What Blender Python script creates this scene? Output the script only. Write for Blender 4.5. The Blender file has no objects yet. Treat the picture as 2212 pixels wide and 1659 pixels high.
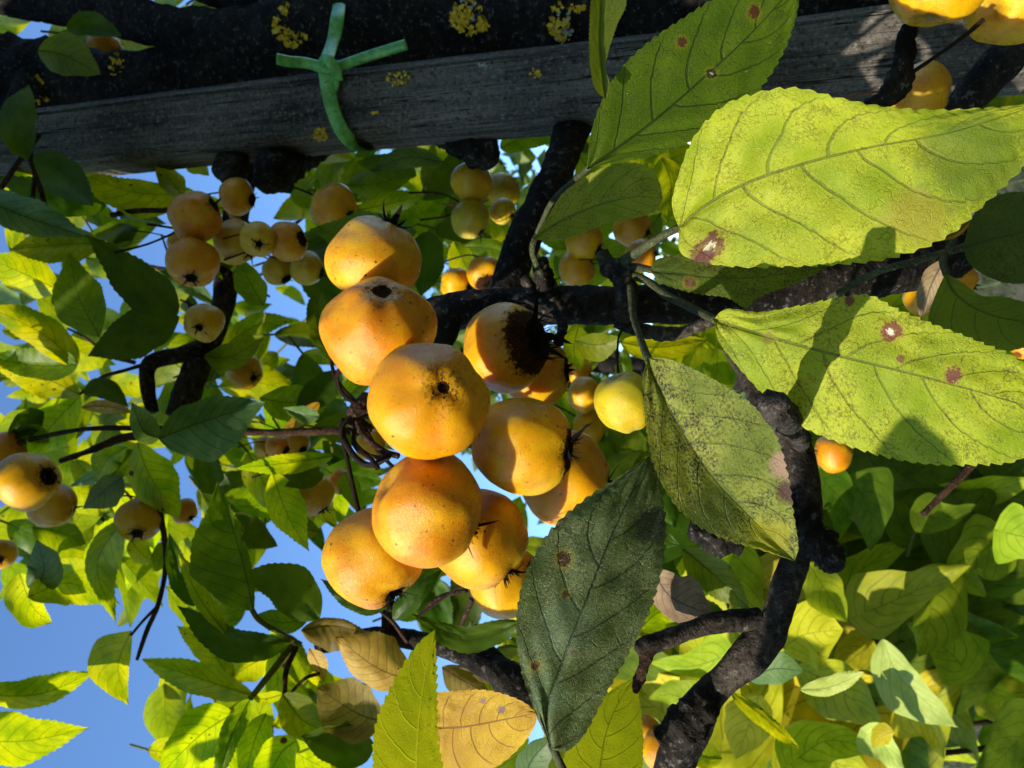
import bpy, math, random
import numpy as np
from mathutils import Vector, Matrix, noise

# ------------------------------------------------------------------ camera, sky, sun, exposure
scene = bpy.context.scene
COL = scene.collection
FP = 1609.0                       # focal length in pixels of a 2212 x 1659 picture
PITCH = math.radians(15)
CAM = Vector((0, 0, 1.35))
FW = Vector((0, math.cos(PITCH), math.sin(PITCH)))     # viewing direction
UP = Vector((0, -math.sin(PITCH), math.cos(PITCH)))
RT = Vector((1, 0, 0))
IX, IY = -UP, RT                  # the phone is held on its side: picture right = down, picture top = +X

cam_data = bpy.data.cameras.new('camera')
cam_data.sensor_width = 36
cam_data.lens = 36 * FP / 2212
cam_data.clip_start = 0.01
cam_data.clip_end = 2000
cam_data.dof.use_dof = True
cam_data.dof.focus_distance = 0.19
cam_data.dof.aperture_fstop = 34
cam = bpy.data.objects.new('camera', cam_data)
COL.objects.link(cam)
rot = Matrix((IX, IY, -FW)).transposed()
cam.matrix_world = Matrix.Translation(CAM) @ rot.to_4x4()
scene.camera = cam

SUN = (IX * -0.64 + IY * -0.66 - FW * 0.60).normalized()   # towards the sun
world = bpy.data.worlds.new('World')
scene.world = world
world.use_nodes = True
nt = world.node_tree
bg = nt.nodes['Background']
sky = nt.nodes.new('ShaderNodeTexSky')
sky.sky_type = 'NISHITA'
sky.sun_disc = False
sky.sun_elevation = math.asin(SUN.z)
sky.sun_rotation = math.atan2(SUN.x, SUN.y)
sky.air_density = 1.0
sky.dust_density = 0.0
sky.ozone_density = 6.0
nt.links.new(sky.outputs[0], bg.inputs[0])
bg.inputs[1].default_value = 0.15
sun_data = bpy.data.lights.new('sun', 'SUN')
sun_data.energy = 3.6
sun_data.angle = math.radians(0.53)
sun_data.color = (1.0, 0.93, 0.80)
sun = bpy.data.objects.new('sun', sun_data)
COL.objects.link(sun)
sun.rotation_euler = SUN.to_track_quat('Z', 'Y').to_euler()
sun.location = (0, 0, 4)
scene.view_settings.view_transform = 'Standard'
scene.view_settings.look = 'None'
scene.view_settings.exposure = 1.1
scene.view_settings.gamma = 1
scene.render.engine = 'CYCLES'
scene.cycles.use_denoising = True
scene.cycles.max_bounces = 5
scene.cycles.diffuse_bounces = 3
scene.cycles.glossy_bounces = 2
scene.cycles.transmission_bounces = 3
scene.cycles.use_adaptive_sampling = True
scene.cycles.adaptive_threshold = 0.015
scene.render.filter_size = 1.1
scene.cycles.caustics_reflective = False
scene.cycles.caustics_refractive = False

rnd = random.Random(7)


def W(x, y, d):
    return CAM + FW * d + IX * ((x - 1106) / FP * d) + IY * ((829.5 - y) / FP * d)


def plane_depth(x, Y):
    """view depth at picture column x of the upright plane y = Y"""
    z = Y * math.tan(PITCH + math.atan((1106 - x) / FP))
    return Y * math.cos(PITCH) + z * math.sin(PITCH)


# ------------------------------------------------------------------ node helpers
class NT:
    def __init__(s, name):
        s.m = bpy.data.materials.new(name)
        s.m.use_nodes = True
        s.t = s.m.node_tree
        s.t.nodes.clear()

    def n(s, kind, **kw):
        nd = s.t.nodes.new('ShaderNode' + kind)
        for k, v in kw.items():
            setattr(nd, k, v)
        return nd

    def put(s, sock, v):
        if isinstance(v, bpy.types.NodeSocket):
            s.t.links.new(v, sock)
        elif v is not None:
            if sock.type == 'RGBA' and len(v) == 3:
                v = (*v, 1)
            sock.default_value = v

    def math(s, op, a, b=None, c=None, clamp=False):
        nd = s.n('Math', operation=op, use_clamp=clamp)
        for i, v in enumerate((a, b, c)):
            if v is not None:
                s.put(nd.inputs[i], v)
        return nd.outputs[0]

    def mix(s, f, a, b, blend='MIX'):
        nd = s.n('Mix', data_type='RGBA', blend_type=blend)
        s.put(nd.inputs[0], f)
        s.put(nd.inputs[6], a)
        s.put(nd.inputs[7], b)
        return nd.outputs[2]

    def noise(s, vec, scale, detail=3, rough=0.55, dist=0.0):
        nd = s.n('TexNoise')
        s.put(nd.inputs['Vector'], vec)
        nd.inputs['Scale'].default_value = scale
        nd.inputs['Detail'].default_value = detail
        nd.inputs['Roughness'].default_value = rough
        nd.inputs['Distortion'].default_value = dist
        return nd.outputs[0]

    def voro(s, vec, scale, feature='F1', out='Distance'):
        nd = s.n('TexVoronoi', feature=feature)
        s.put(nd.inputs['Vector'], vec)
        nd.inputs['Scale'].default_value = scale
        return nd.outputs[out]

    def step(s, v, lo, hi, a=0.0, b=1.0):
        nd = s.n('MapRange', interpolation_type='SMOOTHSTEP')
        s.put(nd.inputs[0], v)
        s.put(nd.inputs[1], lo)
        s.put(nd.inputs[2], hi)
        s.put(nd.inputs[3], a)
        s.put(nd.inputs[4], b)
        return nd.outputs[0]

    def scale_vec(s, v, k):
        nd = s.n('VectorMath', operation='MULTIPLY')
        s.put(nd.inputs[0], v)
        nd.inputs[1].default_value = k
        return nd.outputs[0]

    def add_vec(s, v, k):
        nd = s.n('VectorMath', operation='ADD')
        s.put(nd.inputs[0], v)
        s.put(nd.inputs[1], k)
        return nd.outputs[0]

    def bump(s, h, strength, dist):
        nd = s.n('Bump')
        nd.inputs['Strength'].default_value = strength
        nd.inputs['Distance'].default_value = dist
        s.put(nd.inputs['Height'], h)
        return nd.outputs[0]

    def principled(s, **kw):
        nd = s.n('BsdfPrincipled')
        for k, v in kw.items():
            s.put(nd.inputs[k.replace('_', ' ')], v)
        return nd

    def out(s, sh):
        o = s.n('OutputMaterial')
        s.t.links.new(sh, o.inputs[0])
        return s.m


def leaf_material(name, colA, colB, trans=0.45, tmul=(1.75, 1.65, 0.45), vein=(0.03, 0.05, 0.02), vein_amt=0.6,
                  soot=0.0, rough=0.5, nveins=8.0, spots=(), blots=0.25, spec=0.35, retic=0.35, fuzz=0.0, hue_var=1.0,
                  patch=None, slope=0.26, lite=False):
    k = NT(name)
    u0 = k.n('UVMap', uv_map='leaf').outputs[0]
    u1 = k.n('UVMap', uv_map='cm').outputs[0]
    sep = k.n('SeparateXYZ')
    k.put(sep.inputs[0], u0)
    t, s_ = sep.outputs[0], sep.outputs[1]
    sep1 = k.n('SeparateXYZ')
    k.put(sep1.inputs[0], u1)
    v_cm = k.math('ABSOLUTE', sep1.outputs[1])
    a = k.math('ABSOLUTE', s_)
    sg = k.math('SIGN', s_)
    oi = k.n('ObjectInfo')
    rand = oi.outputs['Random']
    off = k.n('CombineXYZ')
    k.put(off.inputs[0], k.math('MULTIPLY', rand, 57.0))
    k.put(off.inputs[1], k.math('MULTIPLY', rand, 31.0))
    uu = k.add_vec(u1, off.outputs[0])
    low = k.noise(uu, 0.55, 2, 0.6)
    mid = k.noise(uu, 2.4, 3 if lite else 4, 0.65)
    fine = mid if lite else k.noise(uu, 14.0, 3, 0.7)
    base = k.mix(k.step(k.math('ADD', low, k.math('MULTIPLY', mid, 0.35)), 0.45, 0.85), colA, colB)
    hv = k.n('HueSaturation')
    k.put(hv.inputs['Hue'], k.math('MULTIPLY_ADD', rand, 0.045 * hue_var, 0.5 - 0.0225 * hue_var))
    k.put(hv.inputs['Value'], k.math('MULTIPLY_ADD', k.math('FRACT', k.math('MULTIPLY', rand, 7.31)), 0.5 * hue_var, 1 - 0.25 * hue_var))
    k.put(hv.inputs['Color'], base)
    base = hv.outputs[0]
    # reticulate small veins
    if lite:
        retm = k.math('MULTIPLY', k.step(k.math('ABSOLUTE', k.math('SUBTRACT', mid, 0.5)), 0.0, 0.03, 1.0, 0.0), 0.5)
    else:
        ret = k.step(k.voro(uu, 6.5, 'DISTANCE_TO_EDGE'), 0.0, 0.06, 1.0, 0.0)
        ret2 = k.step(k.voro(uu, 15.0, 'DISTANCE_TO_EDGE'), 0.0, 0.07, 1.0, 0.0)
        retm = k.math('MULTIPLY', k.math('MAXIMUM', ret, k.math('MULTIPLY', ret2, 0.7)), k.step(mid, 0.3, 0.65))
    # side veins
    fv = k.math('SUBTRACT', t, k.math('MULTIPLY', k.math('POWER', a, 1.35), slope))
    fv = k.math('ADD', k.math('MULTIPLY', fv, nveins), k.math('MULTIPLY', sg, 0.23))
    fv = k.math('ADD', fv, k.math('MULTIPLY', k.math('SUBTRACT', low, 0.5), 0.35))
    tri = k.math('ABSOLUTE', k.math('SUBTRACT', k.math('FRACT', fv), 0.5))
    sv = k.step(tri, 0.015, 0.085 if lite else 0.05, 1.0, 0.0)
    sv = k.math('MULTIPLY', sv, k.step(a, 0.75, 1.0, 1.0, 0.25))
    mw = k.math('MULTIPLY_ADD', t, -0.045, 0.06)
    mr = k.math('SUBTRACT', 1.0, k.step(v_cm, k.math('MULTIPLY', mw, 0.4), mw))
    veins = k.math('MAXIMUM', k.math('MULTIPLY', sv, 0.75), mr)
    base = k.mix(k.math('MULTIPLY', retm, retic), base, vein)
    vn = k.math('MULTIPLY', veins, k.math('MULTIPLY_ADD', fine, 0.8, 0.6), clamp=True)
    base = k.mix(k.math('MULTIPLY', vn, vein_amt), base, vein)
    if soot > 0:
        st = k.math('ADD', k.math('MULTIPLY', fine, 0.62), k.math('ADD', k.math('MULTIPLY', mid, 0.40), k.math('MULTIPLY', low, 0.24)))
        base = k.mix(k.math('MULTIPLY', k.step(st, 0.64 - 0.12 * soot, 0.78), min(1, soot + 0.25)), base, (0.014, 0.018, 0.011))
    # small brown blotches
    if blots > 0:
        vb = k.voro(uu, 0.62)
        bl = k.math('MULTIPLY', k.step(k.math('ADD', vb, k.math('MULTIPLY', mid, 0.10)), 0.12, 0.165, 1.0, 0.0), k.step(low, 0.47, 0.53))
        vs = k.voro(uu, 1.9)
        bl = k.math('MAXIMUM', bl, k.math('MULTIPLY', k.step(vs, 0.07, 0.11, 1.0, 0.0), k.step(low, 0.52, 0.58)))
        base = k.mix(k.math('MULTIPLY', bl, min(1, blots * 3)), base, (0.05, 0.016, 0.008))
    for (sx, sy, r, core, ring) in spots:
        dv = k.n('VectorMath', operation='DISTANCE')
        k.put(dv.inputs[0], u1)
        dv.inputs[1].default_value = (sx, sy, 0)
        dd = k.math('ADD', dv.outputs['Value'], k.math('MULTIPLY', k.math('SUBTRACT', k.noise(uu, 2.2 / max(r, 0.1), 4, 0.75), 0.5), r * 2.1))
        base = k.mix(k.step(dd, r * 0.8, r * 1.7, 0.45, 0.0), base, (0.34, 0.30, 0.02))
        base = k.mix(k.step(dd, r * 0.75, r, 0.92, 0.0), base, ring)
        if core is not None:
            base = k.mix(k.step(dd, r * 0.22, r * 0.4, 1.0, 0.0), base, core)
    if patch is not None:   # (cm x, cm y, radius, colour, noisy amount)
        for (sx, sy, r, colr, amt) in patch:
            dv = k.n('VectorMath', operation='DISTANCE')
            k.put(dv.inputs[0], u1)
            dv.inputs[1].default_value = (sx, sy, 0)
            dd = k.math('ADD', dv.outputs['Value'], k.math('MULTIPLY', k.math('SUBTRACT', mid, 0.5), r * 1.2))
            base = k.mix(k.step(dd, r * 0.5, r, amt, 0.0), base, colr)
    if fuzz > 0:
        hx = k.noise(k.scale_vec(uu, (1.0, 0.35, 1)), 46.0, 2, 0.6, 1.5)
        hm = k.math('MULTIPLY', k.step(hx, 0.60, 0.68), fuzz)
        base = k.mix(hm, base, (0.42, 0.46, 0.30))
        fl = k.math('MULTIPLY', k.step(k.voro(k.scale_vec(uu, (1, 1.6, 1)), 1.7), 0.018, 0.035, 1.0, 0.0), 1.0)
        base = k.mix(fl, base, (0.75, 0.75, 0.7))
    nrm = None if lite else k.bump(k.math('ADD', k.math('MULTIPLY', fine, 0.8), k.math('ADD', k.math('MULTIPLY', retm, -0.5), k.math('MULTIPLY', veins, -1.1))), 0.5, 0.0006)
    p = k.principled(Base_Color=base, Roughness=rough, Normal=nrm)
    p.inputs['Specular IOR Level'].default_value = spec
    tr = k.n('BsdfTranslucent')
    tc = k.mix(1.0, base, tmul, 'MULTIPLY')
    k.put(tr.inputs[0], tc)
    k.put(tr.inputs[1], nrm)
    ms = k.n('MixShader')
    ms.inputs[0].default_value = trans
    k.t.links.new(p.outputs[0], ms.inputs[1])
    k.t.links.new(tr.outputs[0], ms.inputs[2])
    return k.out(ms.outputs[0])


MAT = {}
MAT['G'] = leaf_material('leaf_green', (0.075, 0.135, 0.006), (0.15, 0.21, 0.008), 0.52, (2.5, 2.2, 0.4), vein=(0.02, 0.035, 0.006), vein_amt=0.65, rough=0.45, retic=0.4, spec=0.3, lite=True)
MAT['D'] = leaf_material('leaf_dark_green', (0.036, 0.075, 0.005), (0.066, 0.112, 0.007), 0.45, (2.3, 2.0, 0.4), rough=0.45, vein=(0.07, 0.10, 0.015), vein_amt=0.5, retic=0.3, blots=0.25, spec=0.22, lite=True)
MAT['Y'] = leaf_material('leaf_yellow_green', (0.13, 0.20, 0.005), (0.29, 0.31, 0.006), 0.58, (2.3, 2.1, 0.4), vein=(0.035, 0.05, 0.006), vein_amt=0.65, rough=0.45, retic=0.45, blots=0.4, spec=0.3, lite=True)
MAT['P'] = leaf_material('leaf_pale_underside', (0.07, 0.13, 0.035), (0.14, 0.20, 0.06), 0.38, vein=(0.018, 0.035, 0.012), vein_amt=0.8, rough=0.5, retic=0.35, spec=0.3, lite=True)
MAT['O'] = leaf_material('leaf_autumn_yellow', (0.36, 0.20, 0.018), (0.56, 0.36, 0.06), 0.4, (1.3, 1.2, 0.6), vein=(0.15, 0.055, 0.012), vein_amt=0.8, rough=0.6, retic=0.5, blots=0.3, hue_var=0.5, lite=True)
MAT['Q'] = leaf_material('leaf_withered_shaded', (0.16, 0.11, 0.012), (0.32, 0.22, 0.04), 0.45, (1.6, 1.4, 0.5), vein=(0.06, 0.03, 0.01), vein_amt=0.8, rough=0.6, retic=0.5, blots=0.4, hue_var=0.6, lite=True)  # withered leaves, their colour also darkened for standing in shade
MAT['B'] = leaf_material('leaf_dry_brown', (0.10, 0.055, 0.025), (0.24, 0.16, 0.085), 0.2, (1.2, 1.1, 0.8), vein=(0.03, 0.018, 0.012), vein_amt=0.8, rough=0.7, blots=0, retic=0.5, lite=True)
MAT['H'] = leaf_material('vine_leaf', (0.27, 0.36, 0.008), (0.44, 0.49, 0.018), 0.42, (1.5, 1.45, 0.4), vein=(0.07, 0.12, 0.006), vein_amt=0.8, rough=0.6, nveins=6.0, retic=0.25, blots=0.08, slope=0.4, lite=True, spec=0.25)
MAT['HG'] = leaf_material('vine_leaf_green', (0.07, 0.135, 0.006), (0.14, 0.22, 0.010), 0.40, (1.6, 1.5, 0.4), vein=(0.02, 0.05, 0.006), vein_amt=0.6, rough=0.6, nveins=6.0, retic=0.25, blots=0.08, slope=0.4, lite=True, spec=0.25)
MAT['HD'] = leaf_material('vine_leaf_shade_green', (0.022, 0.055, 0.004), (0.05, 0.095, 0.006), 0.32, (1.8, 1.7, 0.4), vein=(0.01, 0.025, 0.004), vein_amt=0.6, rough=0.6, nveins=6.0, retic=0.25, blots=0.1, slope=0.4, lite=True, spec=0.2)  # darker green puts deep shade into the vine's fill leaves
MAT['HP'] = leaf_material('vine_leaf_pale', (0.34, 0.42, 0.075), (0.48, 0.55, 0.14), 0.3, (1.3, 1.3, 0.5), vein=(0.14, 0.20, 0.03), vein_amt=0.7, rough=0.6, nveins=6.0, retic=0.25, blots=0.05, slope=0.4, lite=True, spec=0.25)
MAT['HY'] = leaf_material('vine_leaf_yellow', (0.46, 0.42, 0.010), (0.62, 0.55, 0.030), 0.42, (1.3, 1.25, 0.5), vein=(0.15, 0.15, 0.012), vein_amt=0.75, rough=0.6, nveins=6.0, retic=0.25, blots=0.12, slope=0.4, lite=True, spec=0.25)


def bark_material(name, dark, light, scale=60, amt=0.5, bumpd=0.002, speck=0.3):
    k = NT(name)
    co = k.n('TexCoord').outputs['Object']
    n1 = k.noise(co, scale, 5, 0.7, 0.4)
    n2 = k.noise(co, scale * 6, 3, 0.7)
    f = k.step(k.math('ADD', n1, k.math('MULTIPLY', n2, 0.4)), 0.5, 0.95)
    c = k.mix(k.math('MULTIPLY', f, amt), dark, light)
    c = k.mix(k.math('MULTIPLY', k.step(n2, 0.58, 0.66), speck), c, (0.22, 0.20, 0.18))
    c = k.mix(k.math('MULTIPLY', k.step(n2, 0.36, 0.46, 1.0, 0.0), 0.45), c, (0.003, 0.003, 0.003))
    ln_ = k.noise(k.scale_vec(co, (1.0, 1.0, 5.0)), scale * 2.2, 3, 0.6, 0.3)
    c = k.mix(k.math('MULTIPLY', k.step(k.math('ABSOLUTE', k.math('SUBTRACT', ln_, 0.5)), 0.004, 0.02, 1.0, 0.0), k.step(n1, 0.45, 0.6)), c, (0.004, 0.003, 0.003))
    h = k.math('ADD', n1, k.math('MULTIPLY', n2, 0.5))
    p = k.principled(Base_Color=c, Roughness=0.85, Normal=k.bump(h, 1.0, bumpd * 1.8))
    p.inputs['Specular IOR Level'].default_value = 0.12
    return k.out(p.outputs[0])


MAT['bark'] = bark_material('bark_dark', (0.0035, 0.0027, 0.0022), (0.034, 0.027, 0.021), 55, 0.8, 0.0012)
MAT['bark_grey'] = bark_material('bark_grey', (0.005, 0.004, 0.0032), (0.080, 0.062, 0.047), 60, 0.9, 0.0012)
MAT['stub'] = bark_material('stub_bark', (0.012, 0.010, 0.008), (0.11, 0.090, 0.072), 150, 0.9, 0.0012, 0.4)
MAT['twig'] = bark_material('twig_bark', (0.018, 0.009, 0.005), (0.13, 0.066, 0.036), 160, 0.7, 0.001)
MAT['petiole'] = bark_material('petiole_skin', (0.09, 0.10, 0.012), (0.18, 0.17, 0.03), 200, 0.7, 0.0004, 0.05)
MAT['petiole_dark'] = bark_material('petiole_sooty', (0.03, 0.035, 0.016), (0.13, 0.14, 0.06), 260, 0.8, 0.0006, 0.3)
MAT['calyx'] = bark_material('dried_calyx', (0.006, 0.005, 0.004), (0.045, 0.030, 0.022), 220, 0.7, 0.0008, 0.08)


def stake_material():
    k = NT('weathered_wood')
    co = k.n('TexCoord').outputs['Object']
    st = k.scale_vec(co, (1, 1, 0.05))
    g1 = k.noise(st, 160, 6, 0.7, 0.3)
    g2 = k.noise(st, 620, 4, 0.75)
    lo = k.noise(co, 22, 4, 0.6)
    sp = k.noise(co, 520, 3, 0.7)
    f = k.math('ADD', k.math('MULTIPLY', g1, 0.6), k.math('ADD', k.math('MULTIPLY', g2, 0.45), k.math('MULTIPLY', lo, 0.5)))
    c = k.mix(k.step(f, 0.55, 1.0), (0.012, 0.0105, 0.0088), (0.165, 0.142, 0.117))
    c = k.mix(k.math('MULTIPLY', k.step(sp, 0.56, 0.66), 0.55), c, (0.27, 0.24, 0.20))
    c = k.mix(k.math('MULTIPLY', k.step(sp, 0.36, 0.44, 1.0, 0.0), 0.7), c, (0.006, 0.006, 0.006))
    ck = k.noise(k.scale_vec(co, (1, 1, 0.018)), 210, 3, 0.6)
    crack = k.math('MULTIPLY', k.step(k.math('ABSOLUTE', k.math('SUBTRACT', ck, 0.5)), 0.004, 0.016, 1.0, 0.0), k.step(lo, 0.42, 0.55))
    c = k.mix(crack, c, (0.004, 0.004, 0.004))
    p = k.principled(Base_Color=c, Roughness=0.85, Normal=k.bump(k.math('ADD', g1, k.math('MULTIPLY', k.math('ADD', g2, sp), 0.5)), 0.9, 0.0012))
    p.inputs['Specular IOR Level'].default_value = 0.2
    return k.out(p.outputs[0])


def fruit_material():
    k = NT('crabapple_skin')
    co = k.n('TexCoord').outputs['Object']
    oi = k.n('ObjectInfo').outputs['Random']
    off = k.n('CombineXYZ')
    k.put(off.inputs[0], k.math('MULTIPLY', oi, 40.0))
    k.put(off.inputs[2], k.math('MULTIPLY', oi, 23.0))
    cc = k.add_vec(co, off.outputs[0])
    tint = k.n('Attribute', attribute_type='OBJECT', attribute_name='tint').outputs['Fac']
    rotten = k.n('Attribute', attribute_type='OBJECT', attribute_name='rot').outputs['Fac']
    sep = k.n('SeparateXYZ')
    k.put(sep.inputs[0], co)
    vl = k.n('VectorMath', operation='LENGTH')
    k.put(vl.inputs[0], co)
    z = k.math('DIVIDE', sep.outputs[2], vl.outputs['Value'])
    lo = k.noise(cc, 1.1, 3, 0.55)
    md = k.noise(cc, 5.0, 4, 0.6)
    fi = k.noise(cc, 17.0, 4, 0.75, 0.6)
    vf = k.noise(cc, 60.0, 3, 0.7)
    c = k.mix(k.step(tint, 0.0, 0.5), (0.46, 0.44, 0.016), (0.70, 0.375, 0.002))
    c = k.mix(k.step(tint, 0.5, 1.0), c, (0.69, 0.245, 0.001))
    blush = k.math('MULTIPLY', k.step(k.math('ADD', lo, k.math('MULTIPLY', md, 0.25)), 0.52, 0.86), k.math('MULTIPLY_ADD', tint, 0.75, 0.1))
    c = k.mix(blush, c, (0.64, 0.185, 0.001))
    c = k.mix(k.math('MULTIPLY', k.step(k.math('ADD', k.noise(cc, 1.6, 2), k.math('MULTIPLY', md, 0.3)), 0.55, 0.8), 0.4), c, (0.72, 0.44, 0.006))
    # fine russet freckles
    c = k.mix(k.math('MULTIPLY', k.step(fi, 0.56, 0.66), k.math('MULTIPLY', k.step(md, 0.46, 0.60), 0.8)), c, (0.27, 0.10, 0.008))
    c = k.mix(k.math('MULTIPLY', k.step(vf, 0.62, 0.70), 0.40), c, (0.36, 0.16, 0.02))
    v2 = k.voro(cc, 7.0)
    c = k.mix(k.math('MULTIPLY', k.step(v2, 0.10, 0.15, 0.8, 0.0), k.step(lo, 0.42, 0.55)), c, (0.13, 0.04, 0.01))
    # scab specks
    vb = k.voro(cc, 2.6)
    c = k.mix(k.step(k.math('ADD', vb, k.math('MULTIPLY', fi, 0.10)), 0.105, 0.14, 0.92, 0.0), c, (0.07, 0.02, 0.008))
    # scratchy scars
    sc = k.noise(k.scale_vec(cc, (1, 2.5, 1)), 9.0, 5, 0.7, 2.0)
    c = k.mix(k.math('MULTIPLY', k.step(k.math('ABSOLUTE', k.math('SUBTRACT', sc, 0.5)), 0.006, 0.022, 1.0, 0.0), k.math('MULTIPLY', k.step(lo, 0.46, 0.56), 0.75)), c, (0.16, 0.055, 0.010))
    # dark calyx end, stronger on rotten fruit
    rr = k.math('SUBTRACT', 1.0, z)
    lim = k.math('MULTIPLY_ADD', rotten, 0.6, 0.025)
    rr = k.math('ADD', rr, k.math('MULTIPLY', k.math('SUBTRACT', k.noise(cc, 7.0, 4, 0.75), 0.5), k.math('MULTIPLY', lim, 1.1)))
    c = k.mix(k.step(rr, k.math('MULTIPLY', lim, 0.78), lim, 0.98, 0.0), c, (0.006, 0.0045, 0.004))
    c = k.mix(k.math('MULTIPLY', k.step(rr, lim, k.math('ADD', lim, 0.13), 1.0, 0.0), k.step(fi, 0.47, 0.60)), c, (0.075, 0.025, 0.008))
    # russet stem cavity
    c = k.mix(k.step(k.math('ADD', z, k.math('MULTIPLY', md, 0.25)), -0.90, -0.78, 0.8, 0.0), c, (0.22, 0.12, 0.03))
    h = k.math('ADD', k.math('MULTIPLY', vf, 0.4), k.math('MULTIPLY', fi, 0.6))
    bw = k.n('RGBToBW')
    k.put(bw.inputs[0], c)
    shine = k.step(bw.outputs[0], 0.03, 0.2)
    p = k.principled(Base_Color=c, Roughness=k.math('ADD', k.math('MULTIPLY_ADD', md, 0.16, 0.20), k.math('MULTIPLY', k.math('SUBTRACT', 1.0, shine), 0.5)), Normal=k.bump(h, 0.45, 0.0006))
    k.put(p.inputs['Specular IOR Level'], k.math('MULTIPLY_ADD', shine, 0.38, 0.02))
    p.inputs['Subsurface Weight'].default_value = 0.60
    p.inputs['Subsurface Radius'].default_value = (1.0, 0.45, 0.08)
    p.inputs['Subsurface Scale'].default_value = 0.0075
    return k.out(p.outputs[0])


def simple_material(name, a, b, scale, rough=0.6, bumpd=0.0005, trans=0.0, coat=0.0):
    k = NT(name)
    co = k.n('TexCoord').outputs['Object']
    n1 = k.noise(co, scale, 5, 0.65)
    c = k.mix(k.step(n1, 0.35, 0.65), a, b)
    p = k.principled(Base_Color=c, Roughness=rough, Normal=k.bump(n1, 0.5, bumpd))
    if trans > 0:
        tr = k.n('BsdfTranslucent')
        k.put(tr.inputs[0], k.mix(1.0, c, (1.6, 1.5, 0.5), 'MULTIPLY'))
        ms = k.n('MixShader')
        ms.inputs[0].default_value = trans
        k.t.links.new(p.outputs[0], ms.inputs[1])
        k.t.links.new(tr.outputs[0], ms.inputs[2])
        return k.out(ms.outputs[0])
    return k.out(p.outputs[0])


MAT['wood'] = stake_material()
MAT['fruit'] = fruit_material()


def tie_material():
    k = NT('green_plastic_tie')
    co = k.n('TexCoord').outputs['Object']
    n1 = k.noise(co, 130, 5, 0.7)
    n2 = k.noise(co, 380, 4, 0.7)
    c = k.mix(k.step(n1, 0.4, 0.65), (0.075, 0.30, 0.045), (0.17, 0.46, 0.10))
    c = k.mix(k.math('MULTIPLY', k.step(n2, 0.60, 0.68), 0.7), c, (0.012, 0.03, 0.012))
    p = k.principled(Base_Color=c, Roughness=0.26, Normal=k.bump(n2, 0.4, 0.0006))
    return k.out(p.outputs[0])


MAT['tie'] = tie_material()
MAT['lichen'] = simple_material('yellow_lichen', (0.66, 0.40, 0.012), (0.80, 0.58, 0.04), 300, 0.9)
MAT['lichen_grey'] = simple_material('grey_lichen', (0.30, 0.31, 0.28), (0.45, 0.46, 0.42), 300, 0.9)
MAT['far_leaf'] = simple_material('far_foliage', (0.055, 0.11, 0.014), (0.17, 0.22, 0.03), 9, 0.5, 0.001, 0.5)
MAT['hedge_leaf'] = simple_material('hedge_foliage', (0.030, 0.065, 0.012), (0.11, 0.15, 0.022), 6, 0.55, 0.001, 0.35)
MAT['ground'] = simple_material('garden_soil_and_grass', (0.030, 0.040, 0.010), (0.10, 0.09, 0.045), 5.0, 0.95, 0.02)


# ------------------------------------------------------------------ object helpers
def mesh_object(name, verts, faces, mat, parent=None, smooth=True, uvs=None, world_space=True):
    me = bpy.data.meshes.new(name)
    me.from_pydata([tuple(v) for v in verts], [], faces)
    if smooth:
        me.polygons.foreach_set('use_smooth', [True] * len(me.polygons))
    if uvs:
        li = np.zeros(len(me.loops), dtype=np.int32)
        me.loops.foreach_get('vertex_index', li)
        for nm, arr in uvs.items():
            lay = me.uv_layers.new(name=nm)
            lay.data.foreach_set('uv', np.asarray(arr, dtype=np.float32)[li].ravel())
    me.materials.append(mat)
    me.update()
    o = bpy.data.objects.new(name, me)
    COL.objects.link(o)
    if parent is not None:
        o.parent = parent
        if world_space:
            o.matrix_parent_inverse = parent.matrix_world.inverted()
    return o


def empty(name, loc):
    o = bpy.data.objects.new(name, None)
    o.location = loc
    COL.objects.link(o)
    o.matrix_world = Matrix.Translation(loc)
    o.empty_display_size = 0.05
    return o


def tag(o, label=None, cat=None, group=None, kind=None):
    if label:
        o['label'] = label
    if cat:
        o['category'] = cat
    if group:
        o['group'] = group
    if kind:
        o['kind'] = kind
    return o


def spline(pts, n):
    """Catmull-Rom through pts (any dimension), n+1 samples even in chord length"""
    P = np.asarray(pts, float)
    if len(P) == 2:
        tt = np.linspace(0, 1, n + 1)[:, None]
        return P[0] * (1 - tt) + P[1] * tt
    ext = np.vstack([2 * P[0] - P[1], P, 2 * P[-1] - P[-2]])
    dense = []
    for i in range(len(P) - 1):
        p0, p1, p2, p3 = ext[i:i + 4]
        for u in np.linspace(0, 1, 24, endpoint=False):
            dense.append(0.5 * ((2 * p1) + (-p0 + p2) * u + (2 * p0 - 5 * p1 + 4 * p2 - p3) * u * u + (-p0 + 3 * p1 - 3 * p2 + p3) * u ** 3))
    dense.append(P[-1])
    D = np.array(dense)
    s = np.concatenate([[0], np.cumsum(np.linalg.norm(np.diff(D, axis=0), axis=1))])
    want = np.linspace(0, s[-1], n + 1)
    return np.column_stack([np.interp(want, s, D[:, j]) for j in range(D.shape[1])])


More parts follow.
